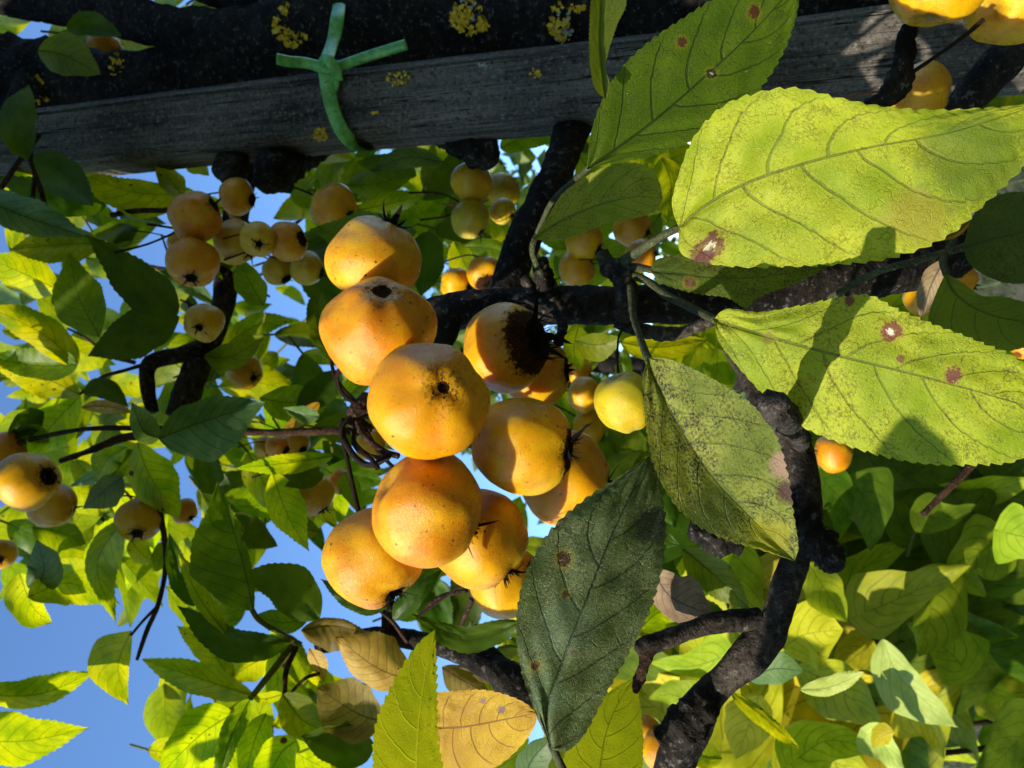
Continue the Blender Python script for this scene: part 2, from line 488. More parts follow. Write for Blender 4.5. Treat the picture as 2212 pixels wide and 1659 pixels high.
def tube(name, pts, radii, mat, parent, sides=10, n=None, rough=0.0, freq=120.0, flat=None, cap=True, seed=0.0, ridge=0.0):
    """pts: world points; radii: metres per point; rough: relative noise displacement"""
    P = [Vector(p) for p in pts]
    if n is None:
        n = max(6, 8 * (len(P) - 1))
    data = [(*p, r) for p, r in zip(P, radii)]
    S = spline(data, n)
    c = [Vector(x[:3]) for x in S]
    r = [max(1e-5, x[3]) for x in S]
    verts, faces = [], []
    t0 = (c[1] - c[0]).normalized()
    ref = Vector((0, 0, 1)) if abs(t0.z) < 0.9 else Vector((1, 0, 0))
    a = t0.cross(ref).normalized()
    for i in range(n + 1):
        tg = (c[min(i + 1, n)] - c[max(i - 1, 0)])
        if tg.length < 1e-9:
            tg = t0
        tg.normalize()
        a = (a - tg * a.dot(tg))
        a.normalize()
        b = tg.cross(a)
        for j in range(sides):
            th = 2 * math.pi * j / sides
            d = a * math.cos(th) + b * math.sin(th)
            rr = r[i]
            if rough:
                q = (c[i] + d * r[i]) * freq + Vector((seed, seed * 0.7, 0))
                rr *= 1 + rough * (noise.noise(q) + 0.5 * noise.noise(q * 2.7) + 0.3 * noise.noise(q * 6.1))
            if ridge:
                rr *= 1 + ridge * max(0, math.sin(i * 1.7 + seed)) ** 3
            verts.append(c[i] + d * rr)
    for i in range(n):
        for j in range(sides):
            j2 = (j + 1) % sides
            faces.append((i * sides + j, i * sides + j2, (i + 1) * sides + j2, (i + 1) * sides + j))
    if cap:
        for e, i in ((0, 0), (1, n)):
            verts.append(c[i] + (c[i] - c[min(max(i + (1 if e == 0 else -1), 0), n)]).normalized() * r[i] * 0.35)
            k = len(verts) - 1
            for j in range(sides):
                j2 = (j + 1) % sides
                faces.append((i * sides + j2, i * sides + j, k) if e == 0 else (i * sides + j, i * sides + j2, k))
    return mesh_object(name, verts, faces, mat, parent)


def ptube(name, px, mat, parent, **kw):
    """px: list of (x, y, depth, radius in picture pixels)"""
    pts = [W(x, y, d) for x, y, d, r in px]
    rad = [r * d / FP for x, y, d, r in px]
    return tube(name, pts, rad, mat, parent, **kw)


def prof(t, a=0.72, b=1.05):
    pk = a / (a + b)
    return (np.clip(t, 0, 1) ** a) * (np.clip(1 - t, 0, 1) ** b) / (pk ** a * (1 - pk) ** b)


def make_leaf(kind, mid, d, gx=0.0, gy=0.0, w=None, L=None, R=None, n=40, m=8, teeth=18, tooth=0.016, fold=0.0, bend=0.0,
              wave=0.0, quilt=0.0, heart=False, parent=None, name='leaf', mat=None, seed=0.0, notch=0.0, slope=0.26, nv=8.0, shape=(0.72, 1.05), off=0.0, collect=None, curl=0.0):
    M = spline(mid, n)
    t = np.linspace(0, 1, n + 1)
    tg = np.gradient(M, axis=0)
    tg /= np.linalg.norm(tg, axis=1)[:, None] + 1e-9
    nr = np.column_stack([tg[:, 1], -tg[:, 0]])      # to the left of the way, seen in the picture
    length = np.linalg.norm(np.diff(M, axis=0), axis=1).sum()
    if L is not None:
        EL = spline([mid[0]] + L + [mid[-1]], n)
        ER = spline([mid[0]] + R + [mid[-1]], n)
    else:
        pr = prof(t, *shape) if not heart else (np.minimum(1, (t / 0.10)) ** 0.5) * np.clip(1 - t, 0, 1) ** 0.72 * (1 - 0.35 * t)
        jl = 1 + 0.06 * np.sin(t * 9 + seed) + 0.04 * np.sin(t * 21 + seed * 2)
        jr = 1 + 0.06 * np.sin(t * 8 + seed * 3) + 0.04 * np.sin(t * 19 + seed)
        EL = M + nr * (w[0] * pr * jl)[:, None]
        ER = M - nr * (w[1] * pr * jr)[:, None]
        if heart:
            back = -tg * (0.20 * length * np.clip(1 - t * 5, 0, 1) ** 1.0)[:, None]
            EL = EL + back
            ER = ER + back
    ph = (t * teeth) % 1.0
    saw = np.where(ph < 0.8, ph / 0.8, (1 - ph) / 0.2) ** 0.8 * tooth * length * np.clip(np.sin(np.pi * np.clip(t, 0.02, 0.98)) * 1.6, 0, 1)
    for E in (EL, ER):
        dv = E - M
        ln = np.linalg.norm(dv, axis=1)[:, None] + 1e-6
        E += dv / ln * np.minimum(saw[:, None], ln)
        E += tg * (saw * 0.5)[:, None]
    cx, cy = M[:, 0].mean(), M[:, 1].mean()
    verts, uv0, uv1 = [], [], []
    len_m = length / FP * d
    cmk = 100 * d / FP
    for i in range(n + 1):
        for j in range(m + 1):
            s = -1 + 2 * j / m
            s = math.copysign(abs(s) ** 0.9, s)
            a = abs(s)
            E = EL[i] if s < 0 else ER[i]
            p = M[i] + (E - M[i]) * a
            half = np.linalg.norm(E - M[i])
            hm = half / FP * d
            dep = d + gx * (p[0] - cx) / FP * d - gy * (p[1] - cy) / FP * d
            dep += fold * a * hm + bend * ((t[i] - 0.5) ** 2 - 0.08) * len_m * 2
            if curl:
                dep += curl * hm * a ** 2.2 * (0.4 + 0.6 * math.sin(3.0 * t[i] + seed))
            if wave:
                dep += wave * len_m * a * a * (math.sin(t[i] * 7.5 + seed + (1.3 if s < 0 else 0)) + 0.5 * math.sin(t[i] * 15 + seed * 2.1))
            if quilt:
                f = (t[i] - slope * a ** 1.35) * nv + (0.23 if s > 0 else -0.23 if s < 0 else 0)
                f = abs((f % 1.0) - 0.5) * 2
                dep += quilt * len_m * ((1 - f) ** 2 * 0.0 - (math.cos(f * math.pi) * -0.5) * min(1, a * 3) * (1.05 - a))
                dep += quilt * len_m * 1.6 * math.exp(-(s * hm / (0.012 * len_m)) ** 2) * (1 - t[i])
                dep += quilt * len_m * 0.8 * noise.noise(Vector((t[i] * 9, s * 4, seed)))
            verts.append(W(p[0], p[1], max(0.03, dep + off)))
            uv0.append((t[i], s))
            uv1.append((t[i] * length * cmk, s * half * cmk))
    faces = []
    for i in range(n):
        for j in range(m):
            k = i * (m + 1) + j
            faces.append((k, k + 1, k + m + 2, k + m + 1))
    if collect is not None:
        k0 = len(collect['v'])
        collect['v'] += verts
        collect['f'] += [tuple(q + k0 for q in f) for f in faces]
        collect['u0'] += uv0
        collect['u1'] += [(a + k0 * 0.37, b) for a, b in uv1]
        if kind not in collect['mats']:
            collect['mats'].append(kind)
        collect['mi'] += [collect['mats'].index(kind)] * len(faces)
        return None, None
    o = mesh_object(name, verts, faces, mat or MAT[kind], parent, uvs={'leaf': uv0, 'cm': uv1})
    return o, (M, EL, ER, cmk, length)


def collector():
    return {'v': [], 'f': [], 'u0': [], 'u1': [], 'mi': [], 'mats': []}


def finish_collector(c, name, parent):
    o = mesh_object(name, c['v'], c['f'], MAT[c['mats'][0]], parent, uvs={'leaf': c['u0'], 'cm': c['u1']})
    for kd in c['mats'][1:]:
        o.data.materials.append(MAT[kd])
    o.data.polygons.foreach_set('material_index', c['mi'])
    return tag(o, kind='stuff')


def cm_of(info, x, y):
    """leaf 'cm' coordinates of a picture point"""
    M, EL, ER, cmk, length = info
    i = int(np.argmin(((M - np.array([x, y])) ** 2).sum(1)))
    p = np.array([x, y]) - M[i]
    sl = EL[i] - M[i]
    sign = -1 if np.dot(p, sl) > 0 else 1
    return (i / (len(M) - 1) * length * cmk, sign * np.linalg.norm(p) * cmk)


# ------------------------------------------------------------------ ground and far planting
g = mesh_object('ground', [(-400, -400, 0), (400, -400, 0), (400, 400, 0), (-400, 400, 0)], [(0, 1, 2, 3)], MAT['ground'], smooth=False)
tag(g, 'bare soil and rough grass of the garden', 'ground', kind='structure')


def leaf_cloud(name, centers, count, size, mat, parent, rs, up_bias=0.5):
    """one mesh of folded leaves (four triangles each) spread in ellipsoids (centre, radii, share)"""
    verts, faces = [], []
    tot = sum(c[2] for c in centers)
    for (ctr, rad, share) in centers:
        for _ in range(int(count * share / tot)):
            v = Vector((rs.gauss(0, 1), rs.gauss(0, 1), rs.gauss(0, 1))).normalized() * (rs.random() ** 0.45)
            p = Vector(ctr) + Vector((v.x * rad[0], v.y * rad[1], v.z * rad[2]))
            p += 0.22 * min(rad) * Vector((noise.noise(p * 3), noise.noise(p * 3 + Vector((9, 0, 0))), noise.noise(p * 3 + Vector((0, 9, 0)))))
            nz = Vector((rs.gauss(0, 1), rs.gauss(0, 1), rs.gauss(0, 1) + up_bias)).normalized()
            ax = nz.orthogonal().normalized()
            ax = Matrix.Rotation(rs.uniform(0, 6.28), 3, nz) @ ax
            bx = nz.cross(ax)
            s = size * rs.uniform(0.6, 1.3)
            w = s * rs.uniform(0.28, 0.42)
            k = len(verts)
            verts += [p - ax * s * 0.5, p + bx * w + nz * w * 0.3 - ax * s * 0.1, p + ax * s * 0.55, p - bx * w + nz * w * 0.3 - ax * s * 0.1, p + ax * 0.1 * s]
            faces += [(k, k + 1, k + 4), (k + 1, k + 2, k + 4), (k + 2, k + 3, k + 4), (k + 3, k, k + 4)]
    return tag(mesh_object(name, verts, faces, mat, parent), kind='stuff')


rs = random.Random(11)
# tree behind, seen through the branches between sky gaps
ft = empty('background_tree', (-0.05, 3.1, 0))
tag(ft, 'loose crowned green tree standing behind the crabapple against the blue sky', 'tree')
tube('trunk', [(-0.05, 3.1, 0), (0.02, 3.12, 1.2), (0.12, 3.1, 2.1), (0.2, 3.05, 2.9)], [0.06, 0.05, 0.035, 0.012], MAT['bark'], ft, sides=8, rough=0.15, freq=12)
for bb in ([(0.1, 3.1, 1.9), (-0.25, 3.0, 2.4), (-0.4, 2.95, 2.8)], [(0.08, 3.1, 1.7), (0.55, 3.1, 2.1), (0.8, 3.0, 2.4)], [(0.02, 3.1, 1.5), (-0.5, 3.1, 1.8)]):
    tube('branch', bb, [0.025, 0.016, 0.006][:len(bb)], MAT['bark'], ft, sides=6, rough=0.1, freq=20)
leaf_cloud('crown', [((0.15, 3.1, 2.35), (0.5, 0.5, 0.33), 1.0), ((0.62, 3.05, 2.2), (0.42, 0.4, 0.34), 0.8), ((-0.15, 3.0, 1.95), (0.42, 0.4, 0.26), 0.6),
                     ((0.45, 3.0, 2.75), (0.35, 0.3, 0.2), 0.3), ((0.95, 3.0, 2.55), (0.4, 0.35, 0.35), 0.4)], 1500, 0.085, MAT['far_leaf'], ft, rs)
hd = empty('hedge', (0, 5.6, 0))
tag(hd, 'dense dark green hedge closing the garden behind the trees', 'hedge')
hc = [((x + rs.uniform(-.2, .2), 5.6 + rs.uniform(-.3, .3), 0.85), (0.75, 0.5, 1.35 + rs.uniform(-0.2, 0.15)), 1.0) for x in np.arange(-5, 5.1, 0.8)]
leaf_cloud('foliage', hc, 15000, 0.11, MAT['hedge_leaf'], hd, rs)
gr_v, gr_f = [], []
for _ in range(7000):
    x, y = rs.uniform(-2.6, 2.6), 0.9 + rs.random() ** 1.3 * 4.4
    h, a, w = rs.uniform(0.05, 0.16), rs.uniform(0, 6.28), rs.uniform(0.003, 0.007)
    dx, dy = math.cos(a), math.sin(a)
    k = len(gr_v)
    lx, ly = rs.gauss(0, .05), rs.gauss(0, .05)
    gr_v += [(x - dx * w, y - dy * w, 0), (x + dx * w, y + dy * w, 0), (x + lx, y + ly, h)]
    gr_f.append((k, k + 1, k + 2))
gg = mesh_object('grass', gr_v, gr_f, MAT['hedge_leaf'])
tag(gg, 'thin rough grass growing on the garden soil', 'grass', kind='stuff')

# ------------------------------------------------------------------ wooden stake
SX, SY = 0.147, 0.365
stake = empty('wooden_stake', (SX, SY, 0))
tag(stake, 'weathered grey wooden stake with lichen running along the crabapple trunk', 'stake')


def build_stake():
    sec = [(-0.0185, -0.0085), (-0.0150, -0.0150), (0.0105, -0.0165), (0.0115, -0.0145), (0.0128, -0.0155), (0.0165, -0.0130), (0.0185, -0.008), (0.0185, 0.013), (-0.0185, 0.013)]
    zs = np.arange(0.0, 2.1, 0.01)
    verts, faces = [], []
    nS = len(sec)
    for i, z in enumerate(zs):
        for j, (x, y) in enumerate(sec):
            q = Vector((x * 90, y * 90, z * 14))
            dx = 0.0007 * noise.noise(q + Vector((3, 0, 0))) + 0.0012 * noise.noise(Vector((0, 5, z * 5)))
            dy = 0.0006 * noise.noise(q) + 0.0010 * noise.noise(Vector((7, 0, z * 4)))
            verts.append((SX + x + dx, SY + y + dy, z))
    for i in range(len(zs) - 1):
        for j in range(nS):
            j2 = (j + 1) % nS
            faces.append((i * nS + j, i * nS + j2, (i + 1) * nS + j2, (i + 1) * nS + j))
    faces.append(tuple(range(nS - 1, -1, -1)))
    faces.append(tuple((len(zs) - 1) * nS + j for j in range(nS)))
    o = mesh_object('post', verts, faces, MAT['wood'], stake, smooth=False)
    return o


post = build_stake()

# ------------------------------------------------------------------ crabapple tree: trunk, limbs, twigs
tree = empty('crabapple_tree', (0.2, 0.40, 0))
tag(tree, 'old crabapple tree with dark bark, serrated leaves and lichen tied to the stake', 'tree')
TY = 0.395


def td(x, dy=0.0):
    return plane_depth(x, TY + dy)


def trunk_px(lst, name='branch', mat='bark', **kw):
    kw.setdefault('rough', 0.16)
    kw.setdefault('sides', 20)
    kw.setdefault('freq', 70)
    return ptube(name, lst, MAT[mat], tree, **kw)


# trunk runs from the ground (picture right) up to the fork (picture left)
tp = []
for x, y, r in ((640, 70, 92), (800, 62, 92), (1000, 55, 92), (1200, 45, 94), (1500, 20, 98), (1800, -5, 100), (2150, -30, 104)):
    d = td(x)
    tp.append((W(x, y, d), r * d / FP))
p_end = tp[-1][0]
tp += [(Vector((p_end.x + 0.01, p_end.y, 0.7)), 0.027), (Vector((p_end.x + 0.01, p_end.y, 0.0)), 0.034)]
trunk = tube('trunk', [p for p, r in tp], [r for p, r in tp], MAT['bark'], tree, sides=28, n=150, rough=0.14, freq=60)
trunk_px([(680, 60, td(680), 88), (560, 80, td(560), 66), (430, 75, td(430), 52), (300, 45, td(300), 46), (150, 12, td(150), 44), (0, -10, td(0), 40), (-140, -40, td(-140), 34)], n=60)
trunk_px([(700, 90, td(700, .01), 84), (560, 130, td(560, .01), 74), (400, 172, td(400, .015), 72), (250, 190, td(250, .015), 72), (80, 175, td(80, .02), 84), (-160, 150, td(-160, .02), 80)], n=60)
trunk_px([(660, 30, td(660), 66), (560, -5, td(560), 48), (440, -40, td(440), 42), (300, -70, td(300), 36)], n=30)
trunk_px([(120, 190, td(120, .01), 70), (60, 270, td(60, .01), 52), (0, 330, td(0), 44), (-90, 390, td(-90), 40)], n=30)
# knobs and spurs close to the stake
trunk_px([(700, 300, .44, 30), (620, 350, .42, 42), (590, 372, .405, 44), (560, 400, .40, 26)], 'spur', rough=.35, freq=110, n=40)
trunk_px([(505, 330, .43, 24), (500, 365, .415, 34), (500, 395, .41, 22)], 'spur', 'bark_grey', rough=.35, freq=190, n=30)
trunk_px([(950, 270, .42, 40), (1010, 300, .405, 44), (1045, 335, .40, 40), (1055, 362, .40, 16)], 'spur', rough=.3, freq=110, n=40)
trunk_px([(1260, 190, .385, 44), (1232, 290, .37, 38), (1190, 400, .355, 37), (1130, 520, .34, 37), (1088, 640, .33, 38), (1060, 690, .325, 38)], n=70)
trunk_px([(905, 700, .30, 46), (960, 678, .292, 43), (1060, 666, .285, 41), (1180, 662, .28, 41), (1330, 658, .275, 42), (1480, 655, .275, 44), (1600, 640, .28, 50), (1750, 618, .285, 57), (1880, 590, .29, 59), (1990, 560, .30, 60), (2120, 520, .31, 52)], n=130, rough=.18, freq=90)
# dark column crossing behind the mottled leaf, down to the lower picture edge
trunk_px([(1590, 740, .31, 32), (1648, 850, .29, 31), (1712, 950, .278, 36), (1738, 1070, .268, 34), (1732, 1130, .265, 38), (1720, 1200, .263, 31), (1698, 1268, .261, 31), (1676, 1335, .26, 31), (1655, 1372, .262, 40), (1616, 1420, .262, 41), (1566, 1466, .264, 33), (1522, 1512, .267, 35), (1494, 1560, .27, 45), (1462, 1640, .275, 42), (1440, 1760, .28, 54)], mat='bark_grey', n=150, freq=55, rough=.13)
trunk_px([(1640, 1338, .262, 25), (1545, 1345, .26, 22), (1470, 1370, .258, 20), (1405, 1392, .255, 21), (1375, 1402, .255, 15)], mat='bark_grey', n=50, freq=150)
trunk_px([(1402, 1396, .255, 20), (1390, 1435, .252, 11), (1380, 1465, .252, 14), (1372, 1496, .252, 5)], 'spur', 'twig', n=30, freq=220, rough=.4)
trunk_px([(1735, 1120, .258, 34), (1775, 1185, .25, 32), (1800, 1215, .247, 30), (1815, 1232, .246, 10)], 'spur', n=44, freq=260, rough=.55)
trunk_px([(1500, 1130, .262, 30), (1545, 1160, .26, 30), (1600, 1185, .26, 18)], 'spur', n=30, freq=240, rough=.55)
trunk_px([(1440, 1600, .265, 36), (1490, 1560, .262, 42), (1530, 1510, .262, 30)], 'spur', n=30, freq=180, rough=.4)
# blurred cut stub pointing at the lens
stub = trunk_px([(1730, 952, .27, 20), (1718, 930, .22, 22), (1706, 912, .18, 25), (1694, 897, .158, 28), (1687, 890, .149, 29), (1680, 885, .143, 36), (1671, 880, .1395, 35), (1664, 876, .1385, 23), (1662, 875, .1384, 9)], 'cut_stub', 'stub', n=56, freq=330, rough=.40)
tag(stub, 'short cut twig stub pointing towards the viewer, out of focus')
# centre bottom branch
trunk_px([(690, 1392, .35, 20), (760, 1378, .345, 18), (830, 1374, .34, 19), (905, 1384, .335, 20), (985, 1405, .33, 24), (1060, 1440, .325, 30), (1110, 1475, .32, 40), (1150, 1530, .32, 44)], n=70, freq=130)
trunk_px([(840, 1372, .34, 17), (838, 1335, .338, 14), (842, 1300, .336, 12)], 'twig', n=16, freq=160)
trunk_px([(1095, 1450, .325, 18), (1050, 1395, .33, 13), (1022, 1355, .33, 10)], 'twig', n=16, freq=160)
trunk_px([(1015, 1245, .30, 5), (1020, 1290, .31, 6), (1005, 1330, .32, 5), (985, 1380, .33, 5)], 'twig', 'twig', n=16)
# left branches
trunk_px([(530, 330, .50, 30), (505, 480, .50, 26), (488, 600, .49, 24), (478, 680, .48, 24), (440, 760, .47, 26), (410, 830, .46, 30), (392, 900, .455, 34)], mat='bark_grey', n=60)
trunk_px([(440, 755, .468, 22), (380, 768, .46, 18), (325, 785, .455, 17), (318, 830, .452, 15), (330, 890, .45, 13)], mat='bark_grey', n=40)
trunk_px([(900, 928, .42, 8), (740, 931, .42, 8.5), (560, 934, .42, 8), (430, 928, .42, 7), (300, 925, .42, 6), (160, 930, .42, 5), (-20, 972, .43, 5)], 'twig', 'twig', n=60)
trunk_px([(560, 936, .425, 6), (420, 932, .42, 8), (335, 938, .42, 9), (260, 948, .418, 9), (190, 975, .415, 7), (130, 996, .414, 6)], 'twig', 'twig', n=40, rough=.3, freq=200)
trunk_px([(335, 780, .452, 5), (270, 800, .45, 4), (220, 815, .45, 3.5), (172, 852, .45, 3)], 'twig', 'twig', n=16)
trunk_px([(345, 1100, .42, 7), (357, 1180, .42, 6), (356, 1240, .42, 5.5), (340, 1310, .42, 5), (318, 1360, .42, 5.5), (296, 1425, .42, 4)], 'twig', 'twig', n=36, rough=.2)
trunk_px([(342, 1308, .42, 4), (310, 1340, .42, 3.5), (283, 1372, .42, 3)], 'twig', 'twig', n=12)
trunk_px([(2120, 985, .30, 9), (2075, 1030, .30, 8), (2030, 1075, .30, 7), (1992, 1112, .30, 6)], 'twig', 'twig', n=20, rough=.25, freq=220)
trunk_px([(2240, 60, .27, 40), (2150, 150, .275, 40), (2080, 230, .28, 36), (2040, 300, .285, 30)], n=40)
trunk_px([(1965, 60, .215, 18), (1952, 130, .215, 22), (1940, 180, .218, 28), (1905, 215, .222, 22), (1870, 222, .226, 8)], 'spur', n=40, freq=220, rough=.4)
# leaf spur above the dark branch with its petioles
trunk_px([(1300, 545, .232, 12), (1318, 580, .230, 20), (1345, 590, .226, 26), (1352, 640, .23, 24), (1350, 690, .245, 18)], 'spur', 'bark_grey', n=50, freq=260, rough=.4)
trunk_px([(1170, 560, .25, 14), (1175, 600, .255, 22), (1185, 640, .265, 24)], 'spur', n=30, freq=220, rough=.4)
trunk_px([(1130, 600, .26, 10), (1150, 625, .262, 14), (1175, 640, .266, 10)], 'spur', 'bark_grey', n=20, freq=260, rough=.4)
trunk_px([(1330, 700, .245, 8), (1380, 712, .24, 14), (1430, 722, .238, 16), (1480, 715, .235, 14), (1530, 695, .225, 12), (1555, 690, .215, 9)], 'spur', 'bark_grey', n=50, freq=260, rough=.4)
trunk_px([(1100, 640, .27, 8), (1180, 655, .255, 10), (1215, 700, .24, 10), (1205, 740, .232, 12)], 'twig', n=24, freq=240, rough=.4)

# ------------------------------------------------------------------ near leaves of the crabapple, one by one
HERO = dict(n=132, m=26, teeth=30, tooth=0.009, quilt=0.008)


def hero(kind, mid, L, R, d, label, mk, spots=(), patch=(), petiole=None, pm='petiole_dark', **kw):
    a = dict(HERO)
    a.update(kw)
    o, info = make_leaf('G', mid, d, L=L, R=R, parent=tree, mat=MAT['G'], **a)
    sp = []
    for (x, y, r, core, ring) in spots:
        u, v = cm_of(info, x, y)
        sp.append((u, v, r * info[3], core, ring))
    pt = []
    for (x, y, r, c, amt) in patch:
        u, v = cm_of(info, x, y)
        pt.append((u, v, r * info[3], c, amt))
    o.data.materials[0] = leaf_material('leaf_' + kind, spots=sp, patch=pt, hue_var=0, blots=0, **mk)
    o['label'] = label
    if petiole:
        bd0 = (o.data.vertices[(HERO['m'] if 'm' not in kw else kw['m']) // 2].co - CAM).dot(FW)
        petiole = [(petiole[0][0], petiole[0][1], bd0 + .0012, petiole[0][3])] + [(x, y, max(dd, bd0 + .002), r) for x, y, dd, r in petiole[1:]]
        ptube('petiole', petiole, MAT[pm], o, sides=8, rough=0.12, freq=400, n=24)
    return o


RED, PALE = (0.12, 0.025, 0.022), (0.72, 0.66, 0.52)
MOTTLED = dict(colA=(0.23, 0.31, 0.003), colB=(0.46, 0.49, 0.022), trans=0.40, vein=(0.06, 0.08, 0.02), vein_amt=0.65, soot=0.20, rough=0.55, nveins=7.0, retic=0.28, fuzz=0.22)
hero('big_lit', [(1466, 492), (1530, 440), (1620, 392), (1740, 352), (1880, 318), (2040, 288), (2200, 240), (2330, 190)],
     [(1452, 440), (1470, 370), (1500, 300), (1560, 235), (1640, 203), (1720, 194), (1800, 212), (1900, 232), (2010, 240), (2120, 236), (2240, 220)],
     [(1470, 545), (1520, 566), (1600, 574), (1700, 572), (1800, 568), (1900, 558), (1990, 532), (2060, 495), (2120, 440), (2180, 385), (2250, 310)],
     0.172, 'large mottled yellow-green leaf with red-rimmed pale spot below the stake', MOTTLED,
     spots=[(1598, 522, 36, PALE, RED), (1605, 540, 24, None, RED)], patch=[(1960, 470, 80, (0.30, 0.24, 0.03), 0.6), (2100, 340, 150, (0.10, 0.15, 0.012), 0.7)],
     petiole=[(1478, 486, .1723, 9), (1440, 505, .183, 9), (1395, 532, .20, 10), (1350, 562, .22, 12)], gx=-0.18, gy=-0.40, fold=-0.12, wave=0.012, bend=0.12, quilt=0.009, seed=1.0, nv=7.0, slope=0.26)
hero('upper_green', [(1268, 366), (1330, 322), (1420, 255), (1520, 168), (1620, 75), (1725, -40)],
     [(1275, 300), (1295, 235), (1335, 160), (1400, 95), (1480, 40), (1560, -10), (1640, -45)],
     [(1310, 354), (1400, 338), (1490, 305), (1570, 258), (1640, 190), (1690, 110), (1722, 20)],
     0.215, 'long dark green leaf with two red spots rising across the stake', dict(colA=(0.08, 0.145, 0.006), colB=(0.13, 0.20, 0.008), trans=0.42, vein=(0.02, 0.035, 0.012), vein_amt=0.85, soot=0.12, rough=0.5, nveins=6.0, retic=0.35, fuzz=0.12),
     spots=[(1622, 32, 15, None, RED), (1472, 92, 12, None, RED), (1535, 160, 12, (0.5, 0.5, 0.42), (0.02, 0.02, 0.015))],
     petiole=[(1275, 360, .2155, 6), (1240, 390, .23, 6), (1190, 440, .26, 6), (1150, 530, .28, 6)], gx=0.35, gy=0.0, fold=0.12, seed=2.0, nv=6.0)
hero('folded_upright', [(1308, 214), (1300, 150), (1296, 80), (1300, 0), (1310, -60)],
     [(1285, 190), (1274, 130), (1274, 60), (1280, -10)], [(1320, 190), (1308, 140), (1330, 60), (1352, 0)],
     0.21, 'narrow leaf folded lengthwise hanging over the stake', dict(colA=(0.13, 0.18, 0.012), colB=(0.2, 0.22, 0.02), trans=0.45, vein_amt=0.4, rough=0.5, fuzz=0.1), gx=0.5, gy=0.4, fold=-0.6, seed=3.0, n=60, m=12)
hero('short_mottled', [(1152, 516), (1210, 478), (1290, 444), (1370, 425), (1432, 428)],
     [(1180, 474), (1215, 420), (1270, 380), (1330, 356), (1385, 356), (1420, 385)],
     [(1190, 520), (1240, 508), (1300, 486), (1360, 472), (1415, 456)],
     0.235, 'short mottled leaf with sooty blunt tip below the dark green leaf', dict(MOTTLED, soot=0.35, colA=(0.16, 0.21, 0.006), colB=(0.34, 0.34, 0.03)),
     petiole=[(1156, 513, .2352, 7), (1150, 545, .24, 7), (1168, 590, .25, 8)], gx=-0.1, gy=-0.6, fold=0.12, seed=4.0, n=90, m=16, teeth=20)
hero('right_striped', [(1540, 690), (1610, 712), (1700, 738), (1820, 770), (1950, 802), (2100, 842), (2280, 895)],
     [(1570, 668), (1640, 676), (1720, 664), (1800, 648), (1872, 640), (1930, 668), (2010, 702), (2110, 740), (2212, 790)],
     [(1552, 735), (1590, 785), (1650, 850), (1720, 910), (1800, 948), (1900, 980), (2000, 998), (2110, 1000), (2210, 985)],
     0.166, 'large mottled leaf with three reddish spots crossed by a twig shadow', dict(MOTTLED, soot=0.35),
     spots=[(1920, 715, 24, PALE, (0.20, 0.05, 0.035)), (2058, 810, 20, None, (0.18, 0.05, 0.045)), (1945, 775, 10, None, (0.2, 0.09, 0.05)), (1838, 650, 12, None, (0.14, 0.03, 0.03)), (1660, 730, 14, None, (0.22, 0.2, 0.03))],
     petiole=[(1548, 693, .176, 9), (1500, 668, .196, 9), (1440, 638, .212, 9), (1395, 605, .222, 9), (1350, 592, .226, 10)], gx=-0.25, gy=-0.28, fold=0.22, wave=0.010, bend=0.10, quilt=0.009, seed=5.0, nv=7.0, teeth=34)
hero('curled_sooty', [(1398, 772), (1420, 830), (1470, 925), (1540, 1030), (1630, 1125), (1716, 1212)],
     [(1450, 778), (1530, 815), (1610, 865), (1668, 930), (1698, 1020), (1712, 1110), (1724, 1180)],
     [(1388, 830), (1396, 910), (1410, 990), (1440, 1060), (1490, 1120), (1560, 1160), (1640, 1185)],
     0.184, 'sooty yellow-green leaf with tan patch hanging right of the small green fruit', dict(MOTTLED, soot=0.72, colA=(0.13, 0.17, 0.006), colB=(0.34, 0.36, 0.045), fuzz=0.35),
     patch=[(1680, 985, 42, (0.36, 0.22, 0.15), 0.95), (1690, 1045, 34, (0.08, 0.035, 0.03), 0.95), (1660, 1165, 60, (0.30, 0.28, 0.01), 0.8), (1540, 1110, 70, (0.06, 0.085, 0.015), 0.7)],
     petiole=[(1402, 780, .187, 10), (1385, 735, .196, 8), (1368, 680, .212, 8), (1362, 615, .222, 8)], gx=0.05, gy=-0.10, fold=-0.42, seed=6.0, nv=6.0, slope=0.3)
hero('grey_sooty', [(1190, 1618), (1182, 1540), (1212, 1440), (1262, 1310), (1312, 1180), (1362, 1070), (1402, 986)],
     [(1150, 1520), (1124, 1430), (1118, 1340), (1138, 1240), (1190, 1150), (1260, 1085), (1340, 1030)],
     [(1225, 1622), (1262, 1585), (1300, 1510), (1350, 1420), (1400, 1320), (1428, 1220), (1434, 1120), (1420, 1030)],
     0.168, 'dark leaf furred grey-green with sooty mould and maroon spots below the fruit', dict(colA=(0.050, 0.080, 0.010), colB=(0.17, 0.21, 0.085), trans=0.22, vein=(0.010, 0.016, 0.008), vein_amt=0.85, soot=0.42, rough=0.7, nveins=6.0, retic=0.3, fuzz=0.75, spec=0.2),
     spots=[(1216, 1213, 18, None, (0.055, 0.012, 0.012)), (1222, 1282, 9, None, (0.06, 0.014, 0.012)), (1158, 1430, 11, None, (0.06, 0.014, 0.012)), (1240, 1412, 9, None, (0.06, 0.014, 0.012))],
     patch=[(1220, 1360, 90, (0.12, 0.18, 0.105), 0.45), (1180, 1500, 60, (0.09, 0.15, 0.08), 0.45), (1405, 1150, 50, (0.03, 0.033, 0.03), 0.8)],
     petiole=[(1192, 1610, .1683, 9), (1205, 1640, .172, 9), (1230, 1690, .18, 9)], gx=0.30, gy=0.22, fold=0.30, bend=0.15, wave=.008, quilt=.011, seed=7.0, nv=6.0, slope=0.3)
